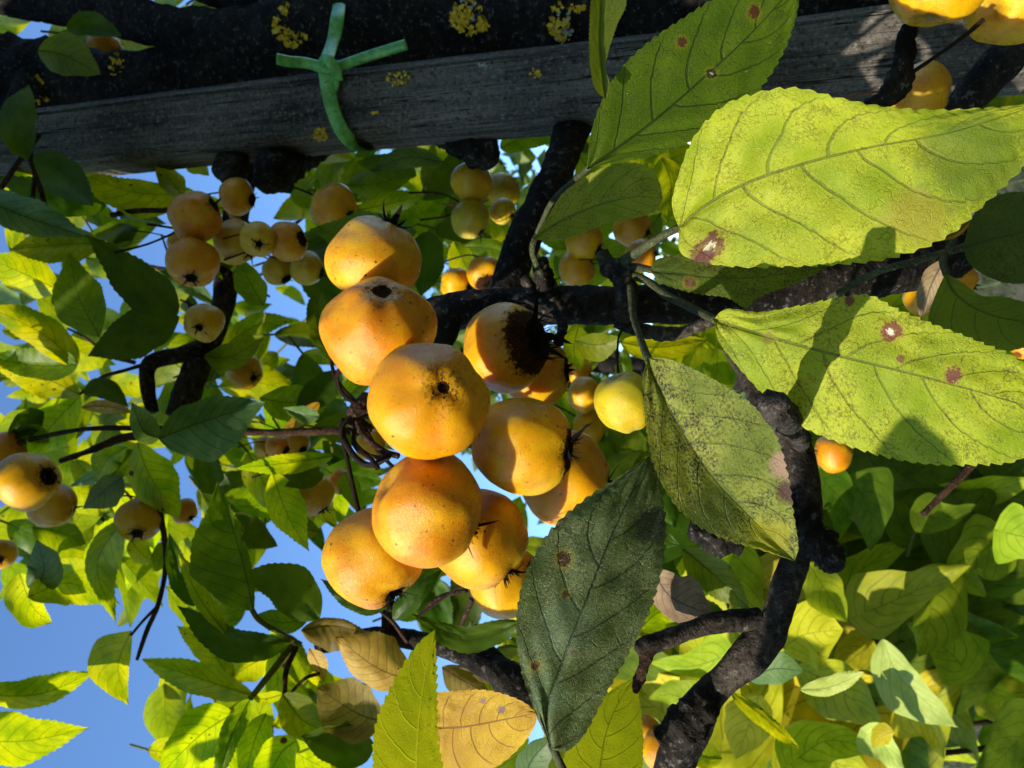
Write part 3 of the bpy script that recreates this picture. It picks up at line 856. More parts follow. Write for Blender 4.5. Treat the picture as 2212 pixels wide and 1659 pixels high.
hero('behind_big', [(1405, 585), (1470, 590), (1560, 600), (1660, 596), (1800, 572)],
     [(1420, 560), (1500, 548), (1620, 550), (1740, 555)], [(1430, 612), (1500, 632), (1570, 642), (1610, 664), (1640, 640), (1720, 610)],
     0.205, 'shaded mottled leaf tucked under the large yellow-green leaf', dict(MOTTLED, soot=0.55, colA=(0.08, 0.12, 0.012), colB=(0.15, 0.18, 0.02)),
     spots=[(1490, 610, 13, (0.2, 0.12, 0.07), (0.16, 0.06, 0.035))], petiole=[(1412, 585, .2052, 8), (1385, 578, .215, 8), (1355, 575, .224, 8)], gx=0.3, gy=-0.2, fold=0.2, seed=8.0, n=90, m=16)
hero('half_folded', [(905, 1760), (900, 1660), (905, 1560), (918, 1460), (940, 1360)],
     [(820, 1690), (808, 1610), (822, 1540), (860, 1460), (905, 1390)], [(955, 1690), (944, 1600), (942, 1500), (941, 1420)],
     0.225, 'bright yellow-green half-folded leaf pointing up at the lower edge', dict(colA=(0.17, 0.20, 0.008), colB=(0.23, 0.24, 0.01), trans=0.55, vein=(0.28, 0.30, 0.03), vein_amt=0.6, rough=0.5, nveins=6.0, retic=0.5),
     gx=0.9, gy=0.7, fold=0.1, seed=9.0, n=110, m=18, teeth=22, tooth=0.013)
hero('amber', [(930, 1572), (1000, 1570), (1080, 1556), (1160, 1540)],
     [(932, 1505), (985, 1494), (1050, 1492), (1110, 1508), (1148, 1528)], [(945, 1680), (1010, 1685), (1080, 1650), (1130, 1605), (1156, 1565)],
     0.245, 'amber yellow autumn leaf with brown veins beside the half-folded leaf', dict(colA=(0.40, 0.215, 0.004), colB=(0.60, 0.375, 0.016), trans=0.3, tmul=(1.2, 1.1, 0.6), vein=(0.16, 0.055, 0.02), vein_amt=0.8, rough=0.6, nveins=6.0, retic=0.4),
     spots=[(1085, 1532, 9, None, (0.25, 0.14, 0.13)), (1050, 1512, 7, None, (0.3, 0.15, 0.1))], gx=-0.2, gy=-0.5, fold=0.25, quilt=0.02, wave=.01, seed=10.0, n=90, m=18, teeth=18)
hero('lower_glowing', [(1290, 1760), (1296, 1660), (1310, 1580), (1338, 1515), (1372, 1462)],
     [(1215, 1690), (1230, 1610), (1280, 1530), (1330, 1485)], [(1375, 1700), (1388, 1620), (1385, 1550), (1378, 1500)],
     0.25, 'glowing yellow-green leaf behind the grey mouldy leaf at the lower edge', dict(colA=(0.17, 0.20, 0.008), colB=(0.22, 0.24, 0.012), trans=0.55, vein=(0.07, 0.09, 0.01), vein_amt=0.7, rough=0.5, nveins=6.0, retic=0.4),
     gx=0.8, gy=0.8, fold=0.1, seed=11.0, n=90, m=16)
hero('right_twisted', [(2042, 590), (2060, 630), (2110, 668), (2180, 690), (2290, 700)],
     [(2075, 608), (2120, 640), (2180, 645), (2240, 665)], [(2020, 640), (2006, 690), (2030, 730), (2090, 752), (2170, 758), (2250, 735)],
     0.19, 'green leaf with pale turned-up edge under the twisted spotted leaf', dict(colA=(0.10, 0.155, 0.014), colB=(0.16, 0.21, 0.02), trans=0.45, vein_amt=0.6, rough=0.5, nveins=6.0, fuzz=0.15, retic=0.4),
     petiole=[(2044, 592, .19, 8), (2038, 560, .2, 8), (2060, 520, .22, 8)], gx=0.1, gy=0.2, fold=-0.3, seed=12.0, n=80, m=16)
hero('right_dark', [(2080, 535), (2130, 520), (2190, 505), (2290, 480)], [(2100, 470), (2140, 430), (2200, 415), (2260, 430)], [(2095, 570), (2140, 600), (2200, 612), (2260, 590)],
     0.20, 'dark shaded green leaf at the picture edge under the large lit leaf', dict(colA=(0.05, 0.085, 0.012), colB=(0.09, 0.13, 0.018), trans=0.3, vein_amt=0.6, soot=0.4, rough=0.55),
     petiole=[(2085, 533, .2, 9), (1990, 560, .21, 8), (1890, 590, .225, 8), (1790, 645, .24, 8)], gx=0.3, gy=0.2, fold=0.3, seed=13.0, n=80, m=16)

# ------------------------------------------------------------------ other leaves of the crabapple
LIT = {'b': (1.05, 0.95), 'f': (-0.35, -0.40), 'n': (0.30, 0.12), 's': (0.05, 0.25), 'e': (1.2, 0.5)}


def leaf(kind, pts, w, d, lit='b', fold=0.0, pet=None, bend=0.0, wave=0.02, **kw):
    gx, gy = LIT[lit]
    gx += rnd.uniform(-.2, .2)
    gy += rnd.uniform(-.2, .2)
    if isinstance(w, (int, float)):
        w = (w, w)
    big = kw.pop('n', 52)
    o, info = make_leaf(kind, pts, d, gx, gy, w=w, n=big, m=10, teeth=17, tooth=0.014, fold=fold, bend=bend, wave=wave, quilt=0.013, parent=tree, seed=rnd.uniform(0, 9), curl=rnd.uniform(-.7, .7), shape=(rnd.uniform(.6, .92), rnd.uniform(.9, 1.3)), **kw)
    if pet and o:
        v0 = o.data.vertices[5 + 11].co
        d0 = (v0 - CAM).dot(FW)
        ptube('petiole', [(pts[0][0], pts[0][1], d0, 2.6)] + [(x, y, dd, 2.6) for x, y, dd in pet], MAT['petiole'], o, sides=6, n=12)
    return o


mid_leaves = [
    # upper-left corner
    ('D', [(143, 58), (200, 52), (264, 78)], 26, .40, 's'), ('G', [(82, 108), (140, 120), (217, 160)], (46, 40), .385, 's'),
    ('D', [(60, 345), (40, 270), (62, 182)], (44, 38), .385, 's'), ('D', [(72, 335), (130, 375), (202, 445)], (40, 42), .37, 's'),
    ('Y', [(390, 420), (290, 415), (162, 372)], (52, 26), .43, 'b'), ('Y', [(395, 425), (368, 390), (332, 345)], (24, 26), .44, 'b'),
    ('Y', [(400, 345), (430, 360), (452, 380)], 20, .46, 'b'), ('P', [(-60, 420), (60, 470), (190, 512)], (42, 34), .36, 'f'),
    ('D', [(384, 678), (300, 610), (185, 505)], (48, 44), .385, 'n'), ('D', [(230, 445), (120, 420), (-20, 380)], (40, 30), .43, 'n'),
    ('Y', [(200, 440), (110, 400), (20, 370)], (24, 34), .46, 'b'), ('G', [(215, 525), (110, 530), (20, 540)], (40, 42), .42, 'n'),
    ('Y', [(125, 625), (60, 595), (-40, 550)], (44, 42), .43, 'b'), ('G', [(215, 728), (170, 640), (150, 545)], (55, 50), .41, 'n'),
    ('D', [(388, 684), (290, 725), (188, 770)], (48, 52), .40, 's'), ('Y', [(170, 786), (90, 720), (-30, 660)], (34, 40), .43, 'b'),
    ('G', [(168, 787), (80, 790), (-40, 770)], (30, 40), .425, 'n'), ('Y', [(174, 853), (90, 815), (-20, 790)], (38, 40), .44, 'b'),
    ('Y', [(174, 855), (120, 910), (60, 985)], (48, 44), .445, 'b'), ('D', [(95, 890), (50, 920), (10, 950)], (26, 28), .43, 'n'),
    ('D', [(180, 850), (225, 840), (280, 880)], (24, 20), .43, 'n'), ('O', [(175, 880), (230, 878), (290, 892)], (14, 14), .44, 'b'),
    ('G', [(105, 960), (60, 940), (15, 935)], (30, 28), .43, 'n'), ('Y', [(150, 965), (100, 975), (60, 1000)], (40, 40), .45, 'b'),
    # grey veined leaf
    ('P', [(342, 948), (440, 910), (575, 868)], (48, 82), .345, 's'), ('P', [(345, 946), (310, 930), (284, 868)], (24, 40), .35, 's'),
    ('Y', [(296, 955), (325, 1030), (388, 1118)], (52, 44), .43, 'b'), ('Y', [(275, 965), (235, 990), (205, 1040)], (28, 34), .44, 'b'),
    ('P', [(265, 1030), (225, 1060), (178, 1100)], (40, 26), .42, 'f'), ('P', [(262, 1000), (205, 1030), (148, 1052)], (12, 16), .45, 'f'),
    ('G', [(548, 1320), (520, 1200), (470, 1038)], (108, 16), .335, 'n'), ('Y', [(488, 1370), (430, 1290), (384, 1192)], (14, 24), .33, 'b'),
    ('D', [(420, 1310), (385, 1240), (365, 1150)], (24, 26), .36, 'n'), ('D', [(628, 1388), (510, 1385), (382, 1308)], (44, 26), .34, 'n'),
    ('D', [(690, 1338), (610, 1270), (520, 1235)], (42, 58), .35, 's'), ('G', [(668, 1335), (610, 1345), (550, 1330)], (24, 30), .36, 's'),
    ('Y', [(500, 1470), (450, 1400), (382, 1352)], (34, 30), .37, 'b'), ('Y', [(552, 1505), (430, 1465), (306, 1424)], (36, 32), .345, 'b'),
    ('Y', [(283, 1362), (255, 1440), (277, 1524)], (22, 62), .40, 'b'), ('Y', [(-60, 1500), (80, 1500), (202, 1452)], (36, 26), .39, 'b'),
    ('Y', [(-80, 1600), (60, 1600), (194, 1572)], (62, 50), .385, 'b'), ('Y', [(42, 1238), (70, 1310), (112, 1345)], (26, 52), .41, 'b'),
    ('Y', [(60, 1290), (150, 1260), (260, 1305)], (44, 44), .42, 'b'), ('P', [(60, 1270), (95, 1235), (80, 1165)], (40, 42), .40, 'f'),
    ('G', [(268, 1118), (210, 1220), (250, 1346)], (44, 26), .41, 'b'), ('G', [(70, 1140), (130, 1150), (186, 1175)], (36, 40), .43, 'n'),
    ('Y', [(282, 1165), (305, 1195), (330, 1212)], (26, 24), .43, 'b'), ('G', [(375, 1170), (350, 1200), (338, 1235)], (22, 22), .43, 'n'),
    ('Y', [(588, 1020), (620, 1110), (668, 1192)], (44, 34), .37, 'b'), ('D', [(508, 1110), (545, 1150), (600, 1180)], (30, 34), .39, 'n'),
    ('G', [(690, 1150), (650, 1140), (600, 1130)], (24, 26), .40, 'n'), ('Y', [(610, 1500), (660, 1560), (745, 1590)], (44, 40), .335, 'n'),
    ('Y', [(610, 1500), (570, 1510), (538, 1500)], (12, 14), .335, 'b'), ('Y', [(505, 1540), (430, 1590), (340, 1680)], (56, 54), .34, 'b'),
    ('Y', [(575, 1540), (550, 1600), (525, 1700)], (36, 32), .345, 'b'), ('Y', [(640, 1600), (605, 1630), (560, 1720)], (44, 44), .325, 'b'),
    ('G', [(540, 1510), (500, 1590), (465, 1700)], (20, 26), .32, 'n'), ('Y', [(570, 1420), (535, 1440), (492, 1468)], (36, 34), .39, 'b'),
    ('Q', [(650, 1362), (720, 1352), (803, 1372)], (18, 56), .33, 'n'), ('O', [(885, 1470), (810, 1440), (725, 1375)], (44, 74), .325, 's'),
    ('Q', [(830, 1560), (770, 1540), (685, 1485)], (70, 66), .328, 's'), ('O', [(668, 1400), (690, 1440), (700, 1475)], (20, 16), .34, 'f'),
    ('Y', [(715, 1500), (690, 1470), (670, 1440)], (24, 30), .345, 'b'), ('D', [(810, 1610), (740, 1620), (650, 1590)], (40, 60), .33, 'n'),
    ('D', [(1122, 1345), (1000, 1375), (885, 1325)], (34, 22), .30, 's'), ('D', [(850, 1340), (890, 1290), (956, 1228)], (24, 24), .29, 's'),
    ('P', [(840, 1310), (780, 1305), (692, 1250)], (22, 18), .29, 's'), ('P', [(1130, 1690), (1150, 1640), (1195, 1590)], (30, 40), .27, 'f'),
    ('Q', [(1090, 1470), (1030, 1430), (990, 1440)], (34, 36), .345, 's'), ('Q', [(955, 1440), (1000, 1470), (1060, 1500)], (32, 36), .35, 's'),
    ('D', [(1120, 1400), (1080, 1420), (1040, 1460)], (16, 20), .34, 'n'),
    # between the fruits, centre
    ('D', [(900, 500), (800, 520), (668, 495)], (40, 60), .33, 's'), ('Y', [(770, 455), (840, 440), (920, 420)], (26, 24), .42, 'b'),
    ('G', [(570, 660), (540, 610), (515, 555)], (34, 28), .44, 'n'), ('D', [(706, 755), (685, 680), (690, 615)], (26, 30), .40, 'n'),
    ('G', [(440, 770), (500, 770), (570, 730)], (28, 30), .46, 'n'), ('Y', [(720, 985), (620, 1000), (508, 1012)], (22, 18), .36, 'b'),
    ('D', [(700, 1025), (660, 1035), (615, 1050)], (20, 20), .38, 'n'), ('G', [(560, 860), (640, 870), (720, 850)], (36, 44), .47, 'n'),
    ('D', [(740, 800), (700, 840), (640, 880)], (30, 34), .46, 'n'), ('P', [(690, 900), (650, 895), (610, 880)], (18, 18), .42, 'f'),
    ('O', [(690, 870), (650, 905), (610, 925)], (14, 16), .43, 'b'), ('G', [(745, 1020), (760, 1060), (775, 1110)], (20, 24), .42, 'n'),
    ('D', [(860, 1210), (910, 1190), (960, 1200)], (30, 34), .33, 'n'), ('Y', [(980, 520), (1000, 560), (1015, 600)], (22, 30), .47, 'b'),
    ('D', [(920, 500), (920, 560), (910, 640)], (40, 40), .36, 'n'), ('D', [(900, 380), (850, 360), (770, 350)], (26, 26), .48, 'n'),
    ('P', [(960, 350), (880, 340), (800, 370)], (22, 22), .47, 's'), ('Y', [(680, 380), (650, 420), (700, 440)], (20, 24), .46, 'b'),
    ('Y', [(680, 340), (720, 330), (760, 345)], (26, 24), .52, 'b'), ('G', [(750, 400), (820, 395), (900, 370)], (30, 30), .5, 'n'),
    # right of centre, above the dark branch
    ('Y', [(1250, 330), (1270, 380), (1255, 450)], (40, 30), .42, 'b'), ('Y', [(1430, 340), (1450, 400), (1440, 480)], (30, 44), .36, 'b'),
    ('Y', [(1460, 300), (1430, 330), (1390, 350)], (20, 24), .38, 'b'), ('G', [(1080, 320), (1130, 300), (1190, 310)], (24, 26), .46, 'n'),
    ('Y', [(1240, 735), (1290, 745), (1340, 730)], (24, 34), .33, 'f'), ('Y', [(1340, 740), (1420, 750), (1530, 735)], (26, 30), .36, 'b'),
    ('D', [(1300, 1040), (1340, 1000), (1390, 970)], (24, 26), .30, 'n'), ('G', [(1250, 700), (1240, 760), (1260, 800)], (30, 26), .34, 'b'),
    ('G', [(1475, 1185), (1540, 1240), (1622, 1318)], (36, 42), .30, 'f'), ('B', [(1410, 1230), (1450, 1290), (1540, 1330)], (60, 40), .29, 'f'),
    ('Y', [(1380, 1360), (1430, 1320), (1500, 1330)], (30, 34), .33, 'b'), ('P', [(1620, 1470), (1670, 1445), (1736, 1450)], (38, 34), .33, 'f'),
    ('HP', [(1728, 1490), (1790, 1485), (1868, 1452)], (24, 18), .36, 'f'), ('Y', [(1580, 1495), (1650, 1550), (1730, 1620)], (12, 20), .38, 'b'),
    ('Y', [(1560, 1640), (1510, 1630), (1500, 1600)], (26, 30), .38, 'n'),
    ('D', [(1370, 1190), (1440, 1150), (1530, 1110)], (50, 60), .36, 'n'), ('G', [(1530, 1180), (1450, 1110), (1400, 1060)], (50, 50), .40, 'n'), ('D', [(1440, 1000), (1430, 1060), (1460, 1140)], (40, 44), .34, 'n'),
    ('B', [(2040, 560), (2010, 620), (1990, 690)], (22, 26), .245, 'f'), ('O', [(2050, 500), (2010, 510), (1960, 535)], (10, 16), .21, 's'),
    ('O', [(2100, 470), (2060, 505), (1990, 525)], (8, 14), .205, 's'),
]
for (kd, pts, w, d, lt) in mid_leaves:
    leaf(kd, pts, w, d, lt, fold=rnd.uniform(-0.5, 0.35), bend=rnd.uniform(-0.35, 0.35))

# leaves with long petioles that show
for pts in ([(545, 1318, .335, 6), (560, 1340, .338, 6), (600, 1365, .345, 6), (650, 1392, .35, 6)], [(548, 1502, .345, 5), (590, 1450, .348, 5), (640, 1400, .35, 6)],
            [(540, 1510, .33, 6), (580, 1460, .335, 7), (630, 1395, .35, 7)], [(615, 1500, .335, 5), (618, 1450, .34, 6), (640, 1398, .35, 6)],
            [(690, 1455, .34, 4), (660, 1465, .34, 4), (630, 1495, .338, 4)], [(810, 1310, .30, 5), (850, 1345, .32, 5), (885, 1395, .335, 5)],
            [(770, 1318, .30, 5), (800, 1300, .31, 5), (835, 1312, .33, 6)], [(905, 1330, .31, 4), (950, 1290, .31, 5), (1010, 1275, .31, 5)],
            [(0, 410, .40, 6), (40, 350, .40, 6), (85, 290, .40, 6)], [(110, 500, .39, 5), (85, 400, .39, 6), (60, 330, .39, 7)], [(70, 430, .39, 5), (75, 360, .39, 5), (55, 310, .39, 6)],
            [(240, 465, .42, 6), (300, 455, .42, 6), (380, 455, .42, 6), (440, 450, .42, 6)]):
    ptube('petiole', pts, MAT['petiole' if pts[0][0] < 600 and pts[0][1] > 1000 else 'twig'], tree, sides=6, n=16)

# leaves further back, spread by hand-drawn regions
fill = [  # x0, x1, y0, y1, count, near, far, kinds, light
    (560, 1010, 330, 470, 16, .52, .75, 'DDGGY', 'nnb'), (660, 960, 450, 640, 8, .5, .7, 'DGY', 'nb'), (440, 760, 690, 900, 16, .5, .75, 'DGGY', 'nnb'),
    (560, 780, 880, 1120, 16, .48, .7, 'DGY', 'nbb'), (440, 560, 1000, 1200, 6, .48, .6, 'GD', 'nb'), (780, 1200, 1280, 1420, 4, .5, .6, 'DG', 'n'),
    (340, 760, 1560, 1700, 9, .42, .55, 'YYG', 'b'), (560, 700, 1430, 1560, 4, .42, .55, 'YG', 'b'), (1150, 1280, 250, 480, 5, .5, .7, 'YG', 'b'),
    (1290, 1480, 330, 560, 9, .48, .7, 'YYG', 'b'), (1190, 1560, 700, 1000, 16, .5, .8, 'YGGD', 'nb'), (1230, 1420, 900, 1100, 8, .42, .6, 'DGD', 'n'),
    (1000, 1120, 480, 640, 4, .5, .7, 'DGY', 'nb'), (200, 560, -60, 110, 9, .52, .7, 'YYG', 'b'), (60, 300, 40, 170, 7, .52, .65, 'YGO', 'b'),
    (-60, 150, 940, 1280, 9, .5, .65, 'GYD', 'nb'), (120, 330, 1060, 1260, 5, .5, .6, 'YG', 'b'), (-40, 200, 330, 480, 4, .52, .6, 'YG', 'b'),
    (380, 480, 430, 640, 5, .48, .6, 'YGP', 'bn'), (780, 960, -70, -10, 4, .5, .6, 'YG', 'b'), (1400, 1500, 620, 760, 3, .4, .5, 'Y', 'b'),
    (1950, 2230, 640, 900, 5, .36, .5, 'GY', 'nb'), (1750, 1950, -40, 40, 2, .5, .6, 'G', 'n'), (1000, 1130, 1450, 1700, 3, .4, .5, 'GY', 'n'),
    (850, 960, 1150, 1290, 2, .45, .5, 'D', 'n'), (1330, 1500, 980, 1330, 9, .34, .55, 'DDG', 'nn'), (1420, 1560, 1180, 1330, 4, .4, .6, 'GY', 'nb'), (2060, 2230, 100, 260, 3, .5, .6, 'YG', 'b'),
]
for (x0, x1, y0, y1, c, dn, df, kinds, lts) in fill:
    for _ in range(c):
        x, y = rnd.uniform(x0, x1), rnd.uniform(y0, y1)
        d = rnd.uniform(dn, df)
        ln = rnd.uniform(.055, .085) * FP / d * rnd.uniform(.6, 1)
        a = rnd.gauss(0.3, 0.9) if rnd.random() < 0.7 else rnd.uniform(0, 6.28)
        dx, dy = math.cos(a), math.sin(a)
        cv = rnd.uniform(-.12, .12) * ln
        pts = [(x - dx * ln / 2, y - dy * ln / 2), (x - dy * cv, y + dx * cv), (x + dx * ln / 2, y + dy * ln / 2)]
        w = ln * rnd.uniform(.17, .28)
        leaf(rnd.choice(kinds), pts, (w * rnd.uniform(.6, 1.1), w * rnd.uniform(.6, 1.1)), d, rnd.choice(lts), fold=rnd.uniform(-.4, .3), bend=rnd.uniform(-.3, .3), n=34,
             pet=[(pts[0][0] - dx * ln * .25, pts[0][1] - dy * ln * .25 + 4, d)])

# the mass of leaves deeper in the crown
FAR = collector()
far = [(0, 430, 560, 1000, 34, .6, 1.0, 'GYYY', 'bbf'), (170, 450, 990, 1320, 24, .6, .9, 'GYY', 'bbf'), (330, 780, 640, 960, 40, .75, 1.3, 'DGYY', 'fbb'), (0, 340, 350, 560, 14, .6, .9, 'DGY', 'nb'), (560, 1000, 320, 470, 26, .7, 1.2, 'DGY', 'nnb'), (540, 800, 880, 1150, 22, .7, 1.1, 'DGY', 'nb'),
       (0, 330, 930, 1260, 20, .6, 1.0, 'GYD', 'nbb'), (0, 250, 560, 940, 16, .65, 1.0, 'GYY', 'nb'), (420, 560, 950, 1300, 12, .6, .9, 'GYD', 'nb'), (330, 800, 1480, 1720, 20, .55, .8, 'YYG', 'b'),
       (860, 1180, 1120, 1480, 16, .6, .9, 'DGY', 'n'), (1180, 1500, 280, 620, 34, .7, 1.3, 'YGGD', 'bn'), (1150, 1560, 660, 1060, 46, .75, 1.3, 'GYDG', 'nb'), (980, 1130, 470, 640, 10, .7, 1.0, 'DGY', 'nb'),
       (0, 600, -60, 170, 26, .6, 1.0, 'YYGO', 'b'), (1280, 1580, 960, 1340, 34, .6, 1.0, 'DGDY', 'n'), (700, 1000, -80, 20, 6, .6, .8, 'YG', 'b'), (340, 480, 1230, 1330, 5, .6, .8, 'GY', 'b'), (2000, 2230, 90, 300, 6, .6, .8, 'YG', 'b')]
fr = random.Random(23)
for (x0, x1, y0, y1, c, dn, df, kinds, lts) in far:
    for _ in range(c):
        x, y, d = fr.uniform(x0, x1), fr.uniform(y0, y1), fr.uniform(dn, df)
        ln = fr.uniform(.06, .09) * FP / d * fr.uniform(.6, 1)
        a = fr.gauss(0.3, 1.0)
        dx, dy = math.cos(a), math.sin(a)
        cv = fr.uniform(-.15, .15) * ln
        w = ln * fr.uniform(.16, .30)
        leaf(fr.choice(kinds), [(x - dx * ln / 2, y - dy * ln / 2), (x - dy * cv, y + dx * cv), (x + dx * ln / 2, y + dy * ln / 2)], (w * fr.uniform(.5, 1.1), w * fr.uniform(.5, 1.1)), d, fr.choice(lts),
             fold=fr.uniform(-.5, .4), bend=fr.uniform(-.4, .4), n=18, collect=FAR)
finish_collector(FAR, 'foliage', tree)
for _ in range(16):
    x, y, d = fr.uniform(60, 780), fr.choice([fr.uniform(640, 1000), fr.uniform(1000, 1300), fr.uniform(400, 640)]), fr.uniform(.5, .75)
    a, ln = fr.gauss(0.4, .7), fr.uniform(120, 280)
    ptube('twig', [(x + math.cos(a) * ln * t + fr.uniform(-8, 8), y + math.sin(a) * ln * t + fr.uniform(-8, 8), d, 2.0 + 3 * t) for t in (0, .35, .7, 1)], MAT['twig'], tree, sides=6, n=18, rough=.2, freq=150)

# leaves added out of view to shade the limbs, stake, upper clusters and climber
cr = random.Random(5)
targets = [(x, y, td(x)) for x in range(-20, 620, 75) for y in (-10, 90, 190)] + [(x, y, plane_depth(x, SY - .02)) for x in range(0, 1400, 110) for y in (40, 130, 250)] + \
          [(x, y, .38) for x in range(380, 780, 90) for y in (440, 520, 590)] + [(60, 1040, .38), (110, 1090, .4), (300, 1120, .42), (676, 1068, .4), (20, 980, .42), (1020, 430, .42), (1262, 520, .44), (1365, 492, .45), (1245, 582, .45), (1385, 552, .42), (1300, 540, .44), (1262, 880, .46), (1990, 640, .31)] + \
          [(x, y, .78) for x in (1820, 1940, 2060, 2180) for y in (1040, 1140)]
SHADE = collector()
# points kept clear of added leaves so sun reaches near cluster and big leaves
OPEN = [W(*p) for p in ((790, 560, .212), (819, 717, .19), (760, 640, .2), (927, 866, .17), (860, 800, .19), (922, 1095, .18), (806, 1202, .2), (1127, 962, .19), (1092, 752, .21), (1038, 1162, .2),
                        (1600, 300, .18), (1750, 400, .17), (1950, 400, .17), (2100, 300, .17), (1650, 760, .17), (1850, 850, .166), (2050, 900, .166), (1930, 950, .168), (2000, 970, .168), (2150, 950, .166), (1800, 760, .166), (1500, 880, .18), (1300, 440, .235))]


def shades_open(P, r):
    for o_ in OPEN:
        q_ = P - o_
        al = q_.dot(SUN)
        if al > 0 and (q_ - SUN * al).length < r:
            return True
    return False


for (x, y, d) in targets:
    if cr.random() > 0.93:
        continue
    P = W(x, y, d) + SUN * (cr.uniform(.22, .55) if d < .6 else cr.uniform(.5, .75)) + Vector((cr.gauss(0, .012), cr.gauss(0, .012), cr.gauss(0, .012)))
    v = P - CAM
    dep = v.dot(FW)
    if dep < 0.06:
        continue
    px_, py_ = 1106 + v.dot(IX) / dep * FP, 829.5 - v.dot(IY) / dep * FP
    ln = cr.uniform(.06, .085) * FP / dep
    if d > .6:
        ln *= 1.3
    if not (px_ < -ln * .75 or py_ > 1659 + ln * .75):
        continue
    if shades_open(P, .048):
        continue
    a = cr.uniform(0, 6.28)
    dx, dy = math.cos(a), math.sin(a)
    w = ln * cr.uniform(.24, .32)
    leaf(cr.choice('DGY'), [(px_ - dx * ln / 2, py_ - dy * ln / 2), (px_ + dy * ln * .05, py_ - dx * ln * .05), (px_ + dx * ln / 2, py_ + dy * ln / 2)], (w, w), dep, 'f', fold=.1, n=24, collect=SHADE)
finish_collector(SHADE, 'added_shade_leaves', tree)
# unseen leaf shell added over and behind the viewer to cut sky light; the way of the sun to the near fruit stays open
cv_, cf_ = [], []
axis_p = W(1100, 830, .3)
n_done = 0
while n_done < 4200:
    v = Vector((cr.gauss(0, 1), cr.gauss(0, 1), cr.gauss(0, 1))).normalized()
    if v.z < 0.02 or v.y > 0.25 - 0.3 * v.z:
        continue
    p = CAM + v * cr.uniform(.8, 1.9)
    q = p - axis_p
    q -= SUN * q.dot(SUN)
    if q.length < .62 or shades_open(p, .12):
        continue
    w_ = p - CAM
    dpt = w_.dot(FW)
    if dpt > 0 and abs(w_.dot(IX)) < dpt * .85 and abs(w_.dot(IY)) < dpt * .68:
        continue
    n_done += 1
    nz = Vector((cr.gauss(0, 1), cr.gauss(0, 1), cr.gauss(0, 1) + .5)).normalized()
    ax = Matrix.Rotation(cr.uniform(0, 6.28), 3, nz) @ nz.orthogonal().normalized()
    bx = nz.cross(ax)
    sz = .085 * cr.uniform(.7, 1.2)
    ww = sz * cr.uniform(.24, .34)
    k = len(cv_)
    cv_ += [p - ax * sz * .5, p + bx * ww + nz * ww * .3 - ax * sz * .1, p + ax * sz * .55, p - bx * ww + nz * ww * .3 - ax * sz * .1, p + ax * .1 * sz]
    cf_ += [(k, k + 1, k + 4), (k + 1, k + 2, k + 4), (k + 2, k + 3, k + 4), (k + 3, k, k + 4)]
tag(mesh_object('added_shade_leaves', cv_, cf_, MAT['far_leaf'], tree), kind='stuff')

# ------------------------------------------------------------------ heart-leaved climber, lower right
vine = empty('climbing_vine', W(1950, 1500, 0.9) * Vector((1, 1, 0)) if False else Vector((W(1950, 1500, 0.9).x, W(1950, 1500, 0.9).y, 0)))
tag(vine, 'sunlit yellow-green climber with heart shaped leaves beneath the crabapple branches', 'climber')


def heart(kind, pts, w, d, lit='f', fold=0.0, stem=None, bend=0.0, hrt=True):
    gx, gy = LIT[lit]
    gx += rnd.uniform(-.25, .25)
    gy += rnd.uniform(-.25, .25)
    if isinstance(w, (int, float)):
        w = (w, w)
    o, info = make_leaf(kind, pts, d, gx, gy, w=w, n=36, m=10, teeth=1, tooth=0.0, fold=fold, bend=bend, wave=.03, quilt=0.006, curl=rnd.uniform(-.5, .5), heart=hrt, parent=vine, seed=rnd.uniform(0, 9), slope=.4, nv=6)
    if stem:
        d0 = (o.data.vertices[5].co - CAM).dot(FW)
        ptube('petiole', [(pts[0][0], pts[0][1], d0, 3.5)] + [(x, y, dd, 3.5) for x, y, dd in stem], MAT['petiole'], o, sides=6, n=12)
    return o


heart('H', [(1878, 1320), (1970, 1280), (2098, 1220)], (92, 70), .62, 'f', -0.1)
heart('H', [(2080, 1440), (2040, 1400), (1960, 1345)], (60, 84), .66, 'n')
heart('H', [(1960, 1240), (2010, 1310), (1985, 1420)], (90, 40), .65, 's', hrt=False)
heart('HG', [(2240, 1400), (2170, 1380), (2070, 1330)], (90, 84), .72, 'n')
heart('HG', [(2230, 1560), (2180, 1620), (2090, 1700)], (90, 90), .66, 'n')
heart('HY', [(1690, 1400), (1740, 1370), (1822, 1360)], (74, 84), .60, 'f', hrt=False)
heart('H', [(1745, 1215), (1780, 1270), (1830, 1345)], (40, 46), .58, 's', hrt=False)
heart('H', [(1720, 1640), (1790, 1600), (1900, 1620)], (76, 90), .60, 'n')
heart('HP', [(1880, 1590), (1915, 1620), (1960, 1700)], (40, 46), .55, 'f')
heart('HP', [(1905, 1380), (1950, 1470), (2070, 1572)], (34, 60), .57, 'f', -0.4, hrt=False)
heart('H', [(1720, 1440), (1800, 1480), (1908, 1570)], (52, 66), .62, 'f', hrt=False)
heart('H', [(2170, 1150), (2215, 1160), (2290, 1170)], (76, 80), .55, 'f')
heart('HG', [(1990, 1110), (2040, 1120), (2110, 1090)], (60, 44), .64, 'n', stem=[(1975, 1150, .66), (1960, 1200, .7)])
heart('H', [(2150, 1170), (2080, 1230), (2130, 1290)], (90, 80), .68, 's')
heart('HG', [(2220, 1240), (2130, 1230), (2070, 1180)], (80, 70), .70, 'n')
heart('HG', [(1850, 1050), (1880, 1110), (1880, 1190)], (90, 80), .66, 's')
heart('HG', [(1780, 1040), (1820, 1090), (1810, 1170)], (60, 70), .66, 'n')
heart('HY', [(1640, 1500), (1620, 1560), (1590, 1640)], (50, 60), .60, 'f', hrt=False)
heart('HY', [(1960, 1540), (2010, 1570), (2040, 1640)], (40, 60), .66, 'f')
